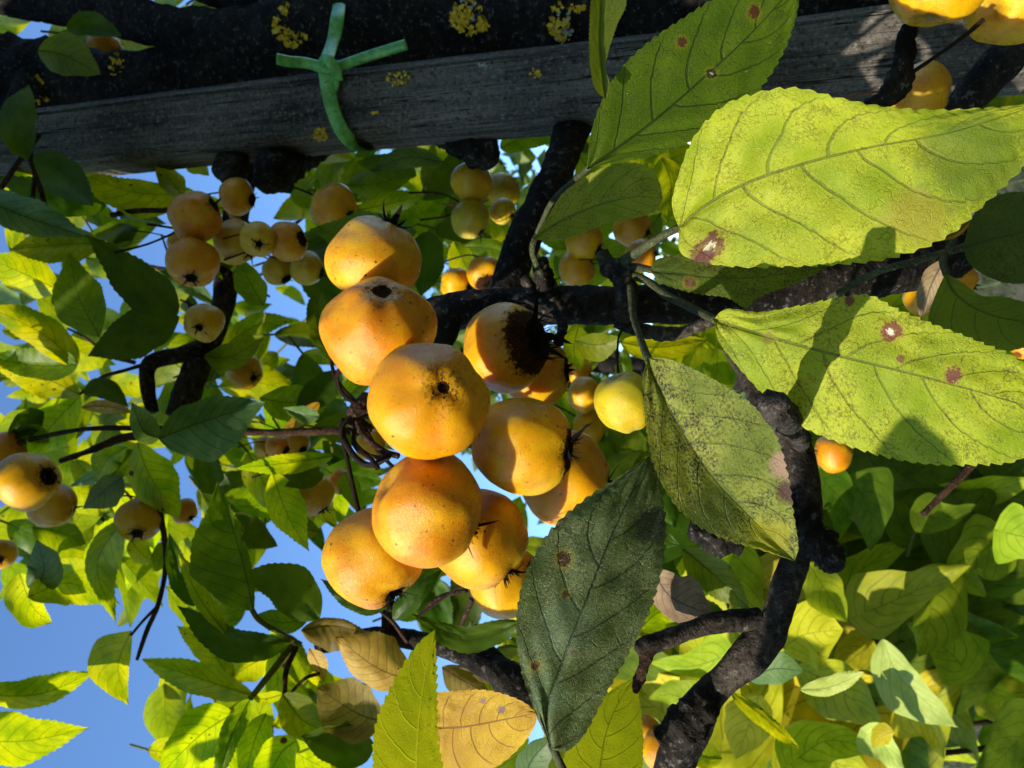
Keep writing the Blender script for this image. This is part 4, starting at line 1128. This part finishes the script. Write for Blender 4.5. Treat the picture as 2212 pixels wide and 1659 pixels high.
heart('H', [(1560, 1420), (1490, 1440), (1400, 1430)], (44, 60), .62, 'f')
heart('H', [(1500, 1520), (1450, 1500), (1400, 1510)], (50, 60), .62, 'f')
heart('HY', [(1870, 1400), (1830, 1440), (1840, 1500)], (50, 60), .68, 'n')
heart('HY', [(1930, 1580), (1905, 1590), (1885, 1615)], (22, 26), .54, 'f', 0.6, hrt=False)
for vi in range(235):
    x, y = rnd.uniform(1290, 2330), rnd.uniform(980, 1760)
    if vi > 184:
        x, y = rnd.uniform(1740, 2330), rnd.uniform(980, 1260)
    if x < 1650 and y < 1250:
        continue
    d = rnd.uniform(.70, 1.15)
    ln = rnd.uniform(.12, .175) * FP / d * rnd.uniform(.7, 1)
    a = rnd.gauss(0.3, 0.9)
    dx, dy = math.cos(a), math.sin(a)
    cv = rnd.uniform(-.1, .1) * ln
    pts = [(x - dx * ln / 2, y - dy * ln / 2), (x - dy * cv, y + dx * cv), (x + dx * ln / 2, y + dy * ln / 2)]
    lo = (y > 1300 and x < 2000)
    heart(rnd.choice(['H', 'H', 'HG', 'HY'] if lo else (['HG', 'HG', 'H', 'HD'] if y < 1240 else ['H', 'HG', 'H'])), pts, (ln * rnd.uniform(.3, .42), ln * rnd.uniform(.3, .42)), d, rnd.choice('ffs' if lo else ('nfs' if y < 1240 else 'fns')), rnd.uniform(-.3, .2),
          stem=[(pts[0][0] - dx * 30, pts[0][1] - dy * 30 + 10, d + .01), (pts[0][0] - dx * 60 + 20, pts[0][1] - dy * 50 + 10, d + .05)], bend=rnd.uniform(-.2, .2))
vb = vine.matrix_world.translation
for k in range(9):
    top = W(rnd.uniform(1500, 2100), rnd.uniform(1050, 1700), rnd.uniform(.8, 1.0))
    base = vb + Vector((rnd.uniform(-.15, .15), rnd.uniform(0, .2), 0))
    tube('stem', [base, base.lerp(top, .4) + Vector((rnd.uniform(-.06, .06), .05, 0)), base.lerp(top, .75) + Vector((rnd.uniform(-.05, .05), .04, 0)), top], [.005, .004, .003, .002], MAT['twig'], vine, sides=6, n=24)

# ------------------------------------------------------------------ fruit
def fruit_mesh(nu, nv, seed, squash=0.93, lob=0.045):
    verts, faces = [], []
    for i in range(nv + 1):
        th = math.pi * i / nv           # 0 = calyx end (+z)
        for j in range(nu):
            ph = 2 * math.pi * j / nu
            r = 1.0
            r -= 0.15 * math.exp(-(th / 0.20) ** 2)                       # calyx basin
            r -= 0.26 * math.exp(-((math.pi - th) / 0.26) ** 2)           # stem cavity
            r += lob * math.cos(5 * ph + seed) * math.sin(th) * (0.4 + 0.6 * max(0, math.cos(th)))
            dv = Vector((math.sin(th) * math.cos(ph), math.sin(th) * math.sin(ph), math.cos(th)))
            r += 0.10 * noise.noise(dv * 1.3 + Vector((seed * 3.1, 0, seed)))
            r += 0.016 * noise.noise(dv * 3.6 + Vector((0, seed * 2.3, seed)))
            verts.append((dv.x * r, dv.y * r, dv.z * r * squash))
    for i in range(nv):
        for j in range(nu):
            j2 = (j + 1) % nu
            faces.append((i * nu + j, (i + 1) * nu + j, (i + 1) * nu + j2, i * nu + j2))
    me = bpy.data.meshes.new('crabapple')
    me.from_pydata(verts, [], faces)
    me.polygons.foreach_set('use_smooth', [True] * len(me.polygons))
    me.materials.append(MAT['fruit'])
    me.update()
    return me


def calyx_mesh(seed, size=1.0, tuft=18, spread=.09):
    rs2 = random.Random(seed)
    verts, faces = [], []

    def blade(p0, d0, up, ln, w, curl):
        k = len(verts)
        side = d0.cross(up).normalized()
        p, dr = p0.copy(), d0.copy()
        N = 5
        for i in range(N + 1):
            f = 1 - i / N
            ww = w * (0.25 + 0.75 * f) * (1 if i < N else 0.1)
            verts.extend([p - side * ww, p + side * ww, p + up * ww * 0.5])
            p = p + dr * ln / N
            dr = (dr + up * curl / N + Vector((rs2.gauss(0, .12), rs2.gauss(0, .12), rs2.gauss(0, .12)))).normalized()
        for i in range(N):
            a = k + i * 3
            faces.extend([(a, a + 3, a + 5, a + 2), (a + 2, a + 5, a + 4, a + 1), (a + 1, a + 4, a + 3, a)])
    z0 = 0.86
    for i in range(5):
        a = 2 * math.pi * i / 5 + rs2.uniform(-.3, .3)
        d0 = Vector((math.cos(a), math.sin(a), rs2.uniform(0.1, 1.0))).normalized()
        blade(Vector((math.cos(a) * .07, math.sin(a) * .07, z0)), d0, Vector((0, 0, 1)), rs2.uniform(.34, .58) * size, .062 * size, rs2.uniform(-1.2, 1.0))
    for i in range(tuft):
        a, r = rs2.uniform(0, 6.28), spread * math.sqrt(rs2.random())
        d0 = Vector((math.cos(a) * .35, math.sin(a) * .35, 1)).normalized()
        blade(Vector((math.cos(a) * r, math.sin(a) * r, z0 - .02)), d0, Vector((math.sin(a), -math.cos(a), 0.2)).normalized(), rs2.uniform(.16, .32) * size, .016, rs2.uniform(-1, 1))
    # dark cup
    k = len(verts)
    for j in range(12):
        a = 2 * math.pi * j / 12
        r = .15 + .03 * rs2.random()
        verts.append(Vector((math.cos(a) * r, math.sin(a) * r, z0 + .03)))
    verts.append(Vector((0, 0, z0 - .03)))
    for j in range(12):
        faces.append((k + j, k + (j + 1) % 12, k + 12))
    me = bpy.data.meshes.new('calyx')
    me.from_pydata([tuple(v) for v in verts], [], faces)
    me.materials.append(MAT['calyx'])
    me.update()
    return me


SMALL = [fruit_mesh(28, 18, 1.7 + i * 2.9, 0.92 + 0.03 * (i % 3)) for i in range(5)]
CAL = [calyx_mesh(50 + i, 1.0, 10) for i in range(5)]
NFR = [0]


def fruit(label, x, y, r, d, axis, tint=0.7, rot_=0.0, stem=None, calyx=True, hero_=False, squash=0.93, csize=1.0, group=None, stem_r=0.055, roll=None):
    i = NFR[0]
    NFR[0] += 1
    me = fruit_mesh(56, 36, 3.3 * i + 1, squash) if hero_ else SMALL[i % 5]
    o = bpy.data.objects.new('crabapple', me)
    COL.objects.link(o)
    ax = (IX * axis[0] + IY * axis[1] - FW * axis[2]).normalized()
    R_ = r * d / FP
    q = ax.to_track_quat('Z', 'Y') @ Matrix.Rotation(i * 1.3 if roll is None else roll, 3, 'Z').to_quaternion()
    c = W(x, y, d)
    mw = Matrix.Translation(c) @ q.to_matrix().to_4x4() @ Matrix.Scale(R_, 4)
    o.matrix_world = mw
    o['tint'] = float(tint)
    o['rot'] = float(rot_)
    tag(o, label, 'crabapple', group or 'crabapples on the tree')
    if calyx:
        cm = calyx_mesh(900 + i, csize, 110 if rot_ > .4 else 34, .42 if rot_ > .4 else .11) if hero_ else CAL[i % 5]
        cc = bpy.data.objects.new('calyx', cm)
        COL.objects.link(cc)
        cc.parent = o
    inv = mw.inverted()
    if stem is None:
        up = -IX * 1.0 + IY * rnd.uniform(-.4, .4) + FW * rnd.uniform(0, .5)
        p0 = c - ax * R_ * .62
        p1 = c - ax * R_ * 1.15
        p2 = p1 - ax * R_ * .5 + up * R_ * .7
        p3 = p2 + up * R_ * 1.4
        pts = [p0, p1, p2, p3]
    else:
        pts = [W(*p) for p in stem]
    S = tube('stem', [inv @ p for p in pts], [stem_r, stem_r * .8, stem_r * .8] + [stem_r * 1.0] * (len(pts) - 3), MAT['twig'], None, sides=7 if not hero_ else 10, n=24, rough=.12, freq=6)
    S.parent = o
    return o


H = dict(hero_=True)
# the near cluster
fruit('uppermost orange fruit of the near cluster, blackened calyx on its top edge', 808, 568, 100, .212, (.42, .90, -.05), .62, 0.0, [(725, 640, .222), (715, 720, .235), (722, 810, .228), (770, 872, .224)], squash=.95, csize=1.35, **H)
fruit('orange fruit with a dark sooty eye overlapping the uppermost fruit', 819, 717, 119, .196, (.16, .70, .62),   .85, -.012, [(740, 790, .205), (728, 815, .215), (740, 850, .220), (780, 880, .222)], calyx=False, squash=.93, **H)
fruit('largest fruit, facing the viewer with small dark eye at its middle', 927, 866, 131, .178, (.36, .26, .9),   .78, -.030, [(850, 880, .20), (800, 890, .215), (775, 885, .222)], calyx=False, squash=.94, **H)
fruit('pale orange fruit with spidery black calyx, half shaded by its neighbour', 1127, 962, 108, .199, (.97, -.06, .25), .60, .12, [(1040, 960, .215), (960, 950, .235), (830, 910, .235), (775, 885, .224)], squash=1.0, csize=1.8, **H)
fruit('rotting fruit with a large black calyx end beside the dark branch', 1092, 752, 97, .214, (.66, .15, .55), .62, .62, [(1020, 770, .235), (930, 800, .25), (800, 870, .235)], csize=2.1, squash=.96, **H)
fruit('fruit mostly hidden between the rotting fruit and the pale orange fruit', 1158, 806, 76, .238, (.9, .1, .2), .70, .1, None, **H)
fruit('lower large orange fruit with a brown scar near its rim', 922, 1095, 126, .186, (.74, -.50, -.35), .80, 0, [(815, 1010, .20), (800, 990, .21), (765, 960, .217), (770, 900, .222)], squash=.93, **H)
fruit('lowest fruit of the cluster with tufted black calyx and bright sheen', 806, 1202, 108, .206, (.52, -.72, .32), .66, .02, [(775, 1110, .212), (752, 1000, .216), (738, 930, .218), (770, 885, .222)], csize=.85, squash=.96, **H)
fruit('orange fruit tucked behind the lower large fruit, ragged calyx below', 1038, 1162, 107, .208, (.62, -.78, .1), .66, .02, [(960, 1100, .225), (840, 1000, .232), (790, 930, .228)], squash=.95, **H)
fruit('orange fruit behind the pale one, partly covered by the mouldy leaf', 1218, 1030, 104, .228, (.9, -.2, .1), .72, .05, [(1130, 1010, .245), (1000, 960, .26), (800, 900, .235)], **H)
fruit('small dull orange fruit hanging behind the ragged calyx', 1092, 1252, 82, .245, (.75, .3, .35), .58, .05, [(1010, 1250, .26), (960, 1290, .275), (905, 1330, .29)], **H)
fruit('small yellow-green fruit on a thin stem left of the sooty leaf', 1350, 868, 66, .19, (.35, -.92, -.1), .12, 0, [(1338, 826, .190), (1334, 780, .205), (1336, 730, .232), (1345, 712, .244)], squash=1.0, calyx=False, **H)
# woody node where the cluster's stems meet, with two dry loops of old stem
node = trunk_px([(800, 860, .226, 16), (775, 885, .223, 20), (765, 905, .224, 16), (790, 925, .235, 14)], 'spur', 'twig', n=30, freq=300, rough=.45)
ptube('twig', [(800, 890, .226, 18), (860, 860, .245, 26), (930, 760, .27, 34), (960, 690, .285, 40)], MAT['bark'], tree, sides=12, n=30, rough=.2)
ptube('twig', [(742, 905, .221, 6), (738, 935, .219, 7), (765, 985, .214, 7), (800, 1005, .21, 7), (840, 985, .205, 7)], MAT['calyx'], tree, sides=8, n=30)
ptube('twig', [(770, 910, .221, 6), (790, 945, .216, 7), (830, 975, .21, 7), (860, 985, .207, 7)], MAT['twig'], tree, sides=8, n=30)
ptube('twig', [(760, 930, .226, 4), (770, 960, .224, 4), (800, 985, .222, 5), (840, 990, .22, 5)], MAT['twig'], tree, sides=8, n=24)


def bd(r):
    return min(.62, max(.33, .0118 * FP / r))


UPL, CEN = 'crabapples in the shaded upper cluster', 'crabapples in the cluster under the stake'
for a in (
    ('topmost shaded orange fruit of the upper cluster, with three dark flecks', 423, 470, 56, .36, (.8, .45, .2), 0.87, .05, UPL),
    ('shaded orange fruit with calyx cleft below, under the flecked fruit', 417, 567, 55, .355, (.15, -.8, .55), 0.82, .03, UPL),
    ('small brownish fruit beneath the knobbly grey spur', 511, 425, 40, .40, (.9, -.2, .1), 0.72, .08, UPL),
    ('shaded yellow-green fruit in the middle of the upper cluster', 510, 523, 50, .38, (.7, -.5, .2), 0.27, 0, UPL),
    ('sunlit pale yellow fruit with star-shaped calyx in the upper cluster', 557, 517, 38, .35, (.35, -.45, .8), 0.30, .0, UPL),
    ('dull orange fruit beside the sunlit pale yellow fruit', 620, 522, 44, .36, (.9, .1, .35), 0.77, .12, UPL),
    ('round dull orange fruit above the dark leaf, apart from the upper cluster', 721, 448, 51, .39, (.8, -.5, .2), 0.72, .06, UPL),
    ('dim olive fruit at the lower side of the upper cluster', 600, 583, 34, .43, (.6, -.6, .2), 0.26, .1, UPL),
    ('pale olive fruit hanging just above the blue gap', 663, 580, 38, .42, (.9, -.3, 0), 0.26, .1, UPL),
    ('sliver of fruit peeping out behind the two shaded orange fruits', 392, 525, 30, .42, (.7, -.3, 0), 0.62, 0, UPL),
    ('lone yellow fruit with star calyx at its centre below the upper cluster', 441, 696, 42, .40, (.1, -.35, .9), 0.37, .0, UPL),
    ('dim brownish-yellow fruit in the shade right of the grey knotted branch', 528, 804, 39, .50, (.6, -.3, .4), 0.57, .0, UPL),
    ('bright yellow fruit pressed against the dark spur under the stake', 1020, 392, 45, .42, (.3, .75, .5), 0.36, .0, CEN),
    ('shaded lime-yellow fruit under the bright yellow fruit', 1016, 473, 44, .42, (.5, -.7, .1), 0.16, .0, CEN),
    ('glowing yellow fruit cut off by the dark slanting branch', 1086, 457, 29, .44, (.6, -.3, .3), 0.21, .0, CEN),
    ('dull yellow fruit half hidden behind the dark slanting branch', 1086, 412, 38, .47, (.6, .3, .2), 0.26, .0, CEN),
    ('small rotten brown fruit resting on the thick dark branch', 1046, 590, 38, .40, (.2, -.8, .5), 0.71, .45, CEN),
    ('dull yellow fruit with black calyx beside the small rotten fruit', 985, 615, 36, .41, (.9, -.2, .3), 0.51, .1, CEN),
    ('hazy tan fruit behind the short mottled leaf, on its shaded side', 1262, 520, 44, .44, (.7, -.5, .3), 0.66, .05, CEN),
    ('hazy tan fruit peeping out under the short mottled leaf tip', 1365, 492, 42, .45, (.7, -.3, .3), 0.63, .0, CEN),
    ('orange fruit sitting behind the thick dark branch near the leaf spur', 1245, 582, 40, .45, (.7, .3, .3), 0.76, .0, CEN),
    ('orange fruit hidden behind the petiole of the large lit leaf', 1385, 552, 36, .42, (.9, .1, .3), 0.81, .1, CEN),
    ('blurred tan fruit left of the small yellow-green fruit', 1262, 853, 39, .46, (.8, -.2, .2), 0.63, .0, CEN),
    ('blurred brown-orange fruit below the blurred tan fruit', 1272, 922, 42, .47, (.8, -.6, .1), 0.69, .1, CEN),
    ('sunlit fruit edge behind the upper leaves of the rotting fruit', 1250, 800, 30, .48, (.8, -.2, .2), 0.51, .0, CEN),
):
    fruit(*a[:8], group=a[8])
TLW = 'crabapples glimpsed between the limbs'
for a in (
    ('bright yellow fruit glimpsed through the upper gap between the limbs', 512, 42, 30, .55, (.3, -.9, .1), .38, 0, TLW),
    ('yellow fruit half covered by a leaf in the upper limb gap', 466, 52, 32, .58, (.7, -.6, .1), .4, 0, TLW),
    ('orange fruit glimpsed behind the dark leaf in the lower limb gap', 225, 105, 36, .52, (.7, -.3, .1), .75, 0, TLW),
    ('small orange fruit beside its neighbour in the lower limb gap', 255, 125, 26, .55, (.7, -.3, .1), .7, 0, TLW),
):
    fruit(*a[:8], group=a[8])
RGT = 'crabapples at the stake foot side'
fruit('pale sunlit fruit hanging in the corner above the stake, cut by the edge', 2030, -50, 106, .20, (.2, .9, .1), .50, 0, [(1985, 25, .215), (1965, 60, .216), (1955, 130, .216)], group=RGT, **H)
fruit('pale fruit with brown stem cavity in the corner beside the other', 2185, -8, 98, .205, (.75, .55, -.35), .42, 0, [(2125, 42, .195), (2080, 80, .20), (2010, 130, .21), (1950, 170, .216)], group=RGT, **H)
fruit('orange speckled fruit partly behind the black spur and the large lit leaf', 1990, 200, 62, .25, (.6, -.2, .4), .62, 0, group=RGT, calyx=False, **H)
for a in (
    ('bright orange fruit peeping below the leaf with the twig shadow', 1800, 980, 42, .42, (.95, -.15, .2), .85, 0, RGT),
    ('tan fruit between the dark branch and the leaf with turned-up edge', 1995, 640, 44, .31, (.6, -.3, .3), .68, 0, RGT),
    ('orange fruit beneath the twisted petioles near the edge', 2068, 606, 40, .33, (.6, -.3, .3), .8, 0, RGT),
    ('orange fruit just cut by the edge under the turned-up leaf', 2210, 752, 24, .34, (.6, -.3, .3), .85, 0, RGT),
    ('orange fruit at the lower edge between glowing leaf and dark branch', 1395, 1585, 40, .36, (.6, .3, .2), .9, 0, RGT),
    ('tan orange fruit overlapping another at the lower edge by the dark branch', 1422, 1618, 40, .345, (.7, -.3, .3), .78, 0, RGT),
):
    fruit(*a[:8], group=a[8])
LFT = 'crabapples among the leaves against the sky'
for a in (
    ('shaded orange fruit cut by the edge above a yellow fruit', 18, 978, 46, .43, (.5, -.2, .2), 0.82, 0, LFT),
    ('large yellow fruit with black calyx tip near the sky edge', 58, 1038, 62, .36, (.95, .2, .2), 0.52, .08, LFT),
    ('yellow fruit below the large one near the sky edge', 114, 1092, 48, .40, (.9, -.2, -.2), 0.50, 0, LFT),
    ('yellow fruit cut by the edge with dark calyx', 2, 1197, 32, .42, (.4, -.2, .7), 0.47, .05, LFT),
    ('shaded yellow fruit with curled calyx over the notched leaf', 302, 1122, 48, .42, (.25, -.5, .75), 0.44, .03, LFT),
    ('olive-yellow fruit with bright rim and bushy calyx beside a yellow leaf', 676, 1068, 47, .40, (.55, -.75, .1), 0.44, .06, LFT),
    ('dark brown fruit half hidden behind the bright-rimmed fruit', 735, 1040, 28, .44, (.6, -.5, .1), 0.92, .7, LFT),
    ('small orange fruit under the dark twig with black calyx', 600, 966, 26, .46, (.8, -.3, .3), 0.87, .15, LFT),
    ('small yellow fruit under the dark twig beside the orange one', 572, 966, 24, .48, (.5, -.3, .3), 0.37, 0, LFT),
    ('dull yellow fruit under the dark twig close to the stem loops', 640, 958, 30, .50, (.6, -.4, .5), 0.42, .05, LFT),
    ('orange fruit hidden behind the large veined leaves near the sky', 398, 1104, 28, .45, (.6, -.4, .3), 0.72, 0, LFT),
    ('dull fruit in the shade between stem loops and cluster', 800, 960, 34, .33, (.6, -.4, .3), 0.52, 0, LFT),
):
    fruit(*a[:8], group=a[8])

# ------------------------------------------------------------------ lichen
def lichen(x, y, d, rx, ry, count, parent, mat='lichen', seed=0, flake=7.0):
    """small lobed flakes standing off the bark; x, y, rx, ry in picture pixels"""
    r3 = random.Random(seed + 77)
    verts, faces = [], []
    for _ in range(count):
        a, q = r3.uniform(0, 6.28), math.sqrt(r3.random())
        px_, py_ = x + math.cos(a) * q * rx, y + math.sin(a) * q * ry
        if noise.noise(Vector((px_ * .05, py_ * .05, seed))) < -0.25:
            continue
        c = W(px_, py_, d - r3.uniform(0, .0012))
        nz = (-FW + Vector((r3.gauss(0, .5), r3.gauss(0, .5), r3.gauss(0, .5)))).normalized()
        ax = Matrix.Rotation(r3.uniform(0, 6.28), 3, nz) @ nz.orthogonal().normalized()
        bx = nz.cross(ax)
        s = flake * r3.uniform(.5, 1.2) * d / FP
        k = len(verts)
        verts.append(c)
        nl = 9
        for j in range(nl):
            th = 2 * math.pi * j / nl
            rr = s * (1 if j % 2 else .62) * r3.uniform(.8, 1.15)
            verts.append(c + ax * math.cos(th) * rr + bx * math.sin(th) * rr + nz * s * r3.uniform(.0, .45))
        for j in range(nl):
            faces.append((k, k + 1 + j, k + 1 + (j + 1) % nl))
    return tag(mesh_object('lichen', verts, faces, MAT[mat], parent, smooth=False), kind='stuff')


def tfront(x):
    return plane_depth(x, TY - 0.0235)


def sfront(x):
    return plane_depth(x, SY - 0.0172)


lichen(630, 55, tfront(630), 40, 46, 150, trunk, seed=1)
lichen(1018, 35, tfront(1018), 44, 42, 190, trunk, seed=2)
lichen(1208, 48, tfront(1208), 22, 40, 80, trunk, seed=3)
lichen(1245, 18, tfront(1245), 20, 10, 20, trunk, seed=4)
lichen(1015, 20, tfront(1015), 36, 30, 40, trunk, 'lichen_grey', seed=12, flake=5)
lichen(1215, 60, tfront(1215), 22, 36, 30, trunk, 'lichen_grey', seed=13, flake=5)
lichen(95, 195, plane_depth(95, TY - .005), 24, 40, 40, trunk, seed=5, flake=5)
lichen(862, 168, sfront(862), 26, 20, 34, post, seed=6, flake=5)
lichen(1153, 160, sfront(1153), 13, 12, 34, post, seed=7, flake=5)
lichen(692, 292, sfront(692), 18, 14, 40, post, seed=8, flake=5)
lichen(809, 245, sfront(809), 7, 5, 8, post, seed=9, flake=4)
lichen(1042, 140, sfront(1042), 10, 5, 10, post, 'lichen_grey', seed=10, flake=4)
lichen(250, 140, tfront(250), 18, 26, 26, trunk, seed=14, flake=5)

# ------------------------------------------------------------------ green plant tie round trunk and stake
tie = empty('plant_tie', W(708, 140, sfront(708)))
tag(tie, 'knotted green hollow plastic tie holding the trunk to the stake', 'plant tie')


def band(name, pts, wid, thick, n=60, hollow=False):
    """flattened tube along (x, y, depth) points; wid, thick in metres; the flat side faces away from the wood"""
    S = spline([tuple(W(*p)) for p in pts], n)
    C_ = [Vector(p) for p in S]
    ctr = sum(C_, Vector()) / len(C_)
    verts, faces = [], []
    K = 14
    for i in range(n + 1):
        tg = (C_[min(i + 1, n)] - C_[max(i - 1, 0)]).normalized()
        outw = (-FW)
        side = tg.cross(outw)
        if side.length < .2:
            side = tg.cross(RT)
        side.normalize()
        nrm = side.cross(tg).normalized()
        for j in range(K):
            th = 2 * math.pi * j / K
            wv = wid * (1 + .10 * noise.noise(Vector((i * .15, 3, 0))))
            verts.append(C_[i] + side * math.cos(th) * wv * .5 + nrm * math.sin(th) * thick * .5 * (1 + .3 * noise.noise(Vector((i * .2, j * .5, 9)))))
    for i in range(n):
        for j in range(K):
            j2 = (j + 1) % K
            faces.append((i * K + j, i * K + j2, (i + 1) * K + j2, (i + 1) * K + j))
    return mesh_object(name, verts, faces, MAT['tie'], tie)


df = sfront(735)
band('loop', [(760, -60, .47), (738, -20, .425), (730, 30, .402), (722, 80, .398), (708, 122, .388), (703, 150, df - .006), (708, 190, df - .004), (720, 240, df - .003), (740, 285, df - .003), (768, 312, df + .004), (800, 318, df + .03), (810, 270, df + .06)], .0074, .0009, 80)
band('loop', [(700, 150, df - .008), (716, 158, df - .006), (724, 180, df - .004), (715, 205, df - .003)], .0045, .0014, 24)
band('knot', [(690, 150, df - .004), (700, 128, df - .011), (712, 132, df - .013), (724, 150, df - .011), (730, 172, df - .005)], .0056, .0016, 30)
band('knot', [(676, 142, df - .004), (700, 150, df - .0075), (722, 146, df - .008), (735, 136, df - .006)], .0046, .0020, 24)


def tube_end(name, pts, r):
    S = spline([tuple(W(*p)) for p in pts], 24)
    C_ = [Vector(p) for p in S]
    verts, faces = [], []
    K = 16
    rings = [(i, r) for i in range(25)] + [(24, r * .72), (23, r * .70), (20, r * .68)]
    tg = (C_[-1] - C_[0]).normalized()
    a = tg.cross(FW).normalized()
    b = tg.cross(a)
    for (i, rr) in rings:
        for j in range(K):
            th = 2 * math.pi * j / K
            verts.append(C_[i] + a * math.cos(th) * rr * 1.0 + b * math.sin(th) * rr * (.82 + .05 * math.sin(i)))
    for i in range(len(rings) - 1):
        for j in range(K):
            j2 = (j + 1) % K
            faces.append((i * K + j, i * K + j2, (i + 1) * K + j2, (i + 1) * K + j))
    return mesh_object(name, verts, faces, MAT['tie'], tie)


tube_end('loose_end', [(700, 146, df - .006), (660, 136, df - .006), (625, 133, df - .010), (597, 127, df - .014)], .0028)
tube_end('loose_end', [(715, 150, df - .006), (770, 130, df - .006), (825, 112, df - .008), (878, 96, df - .011)], .0027)
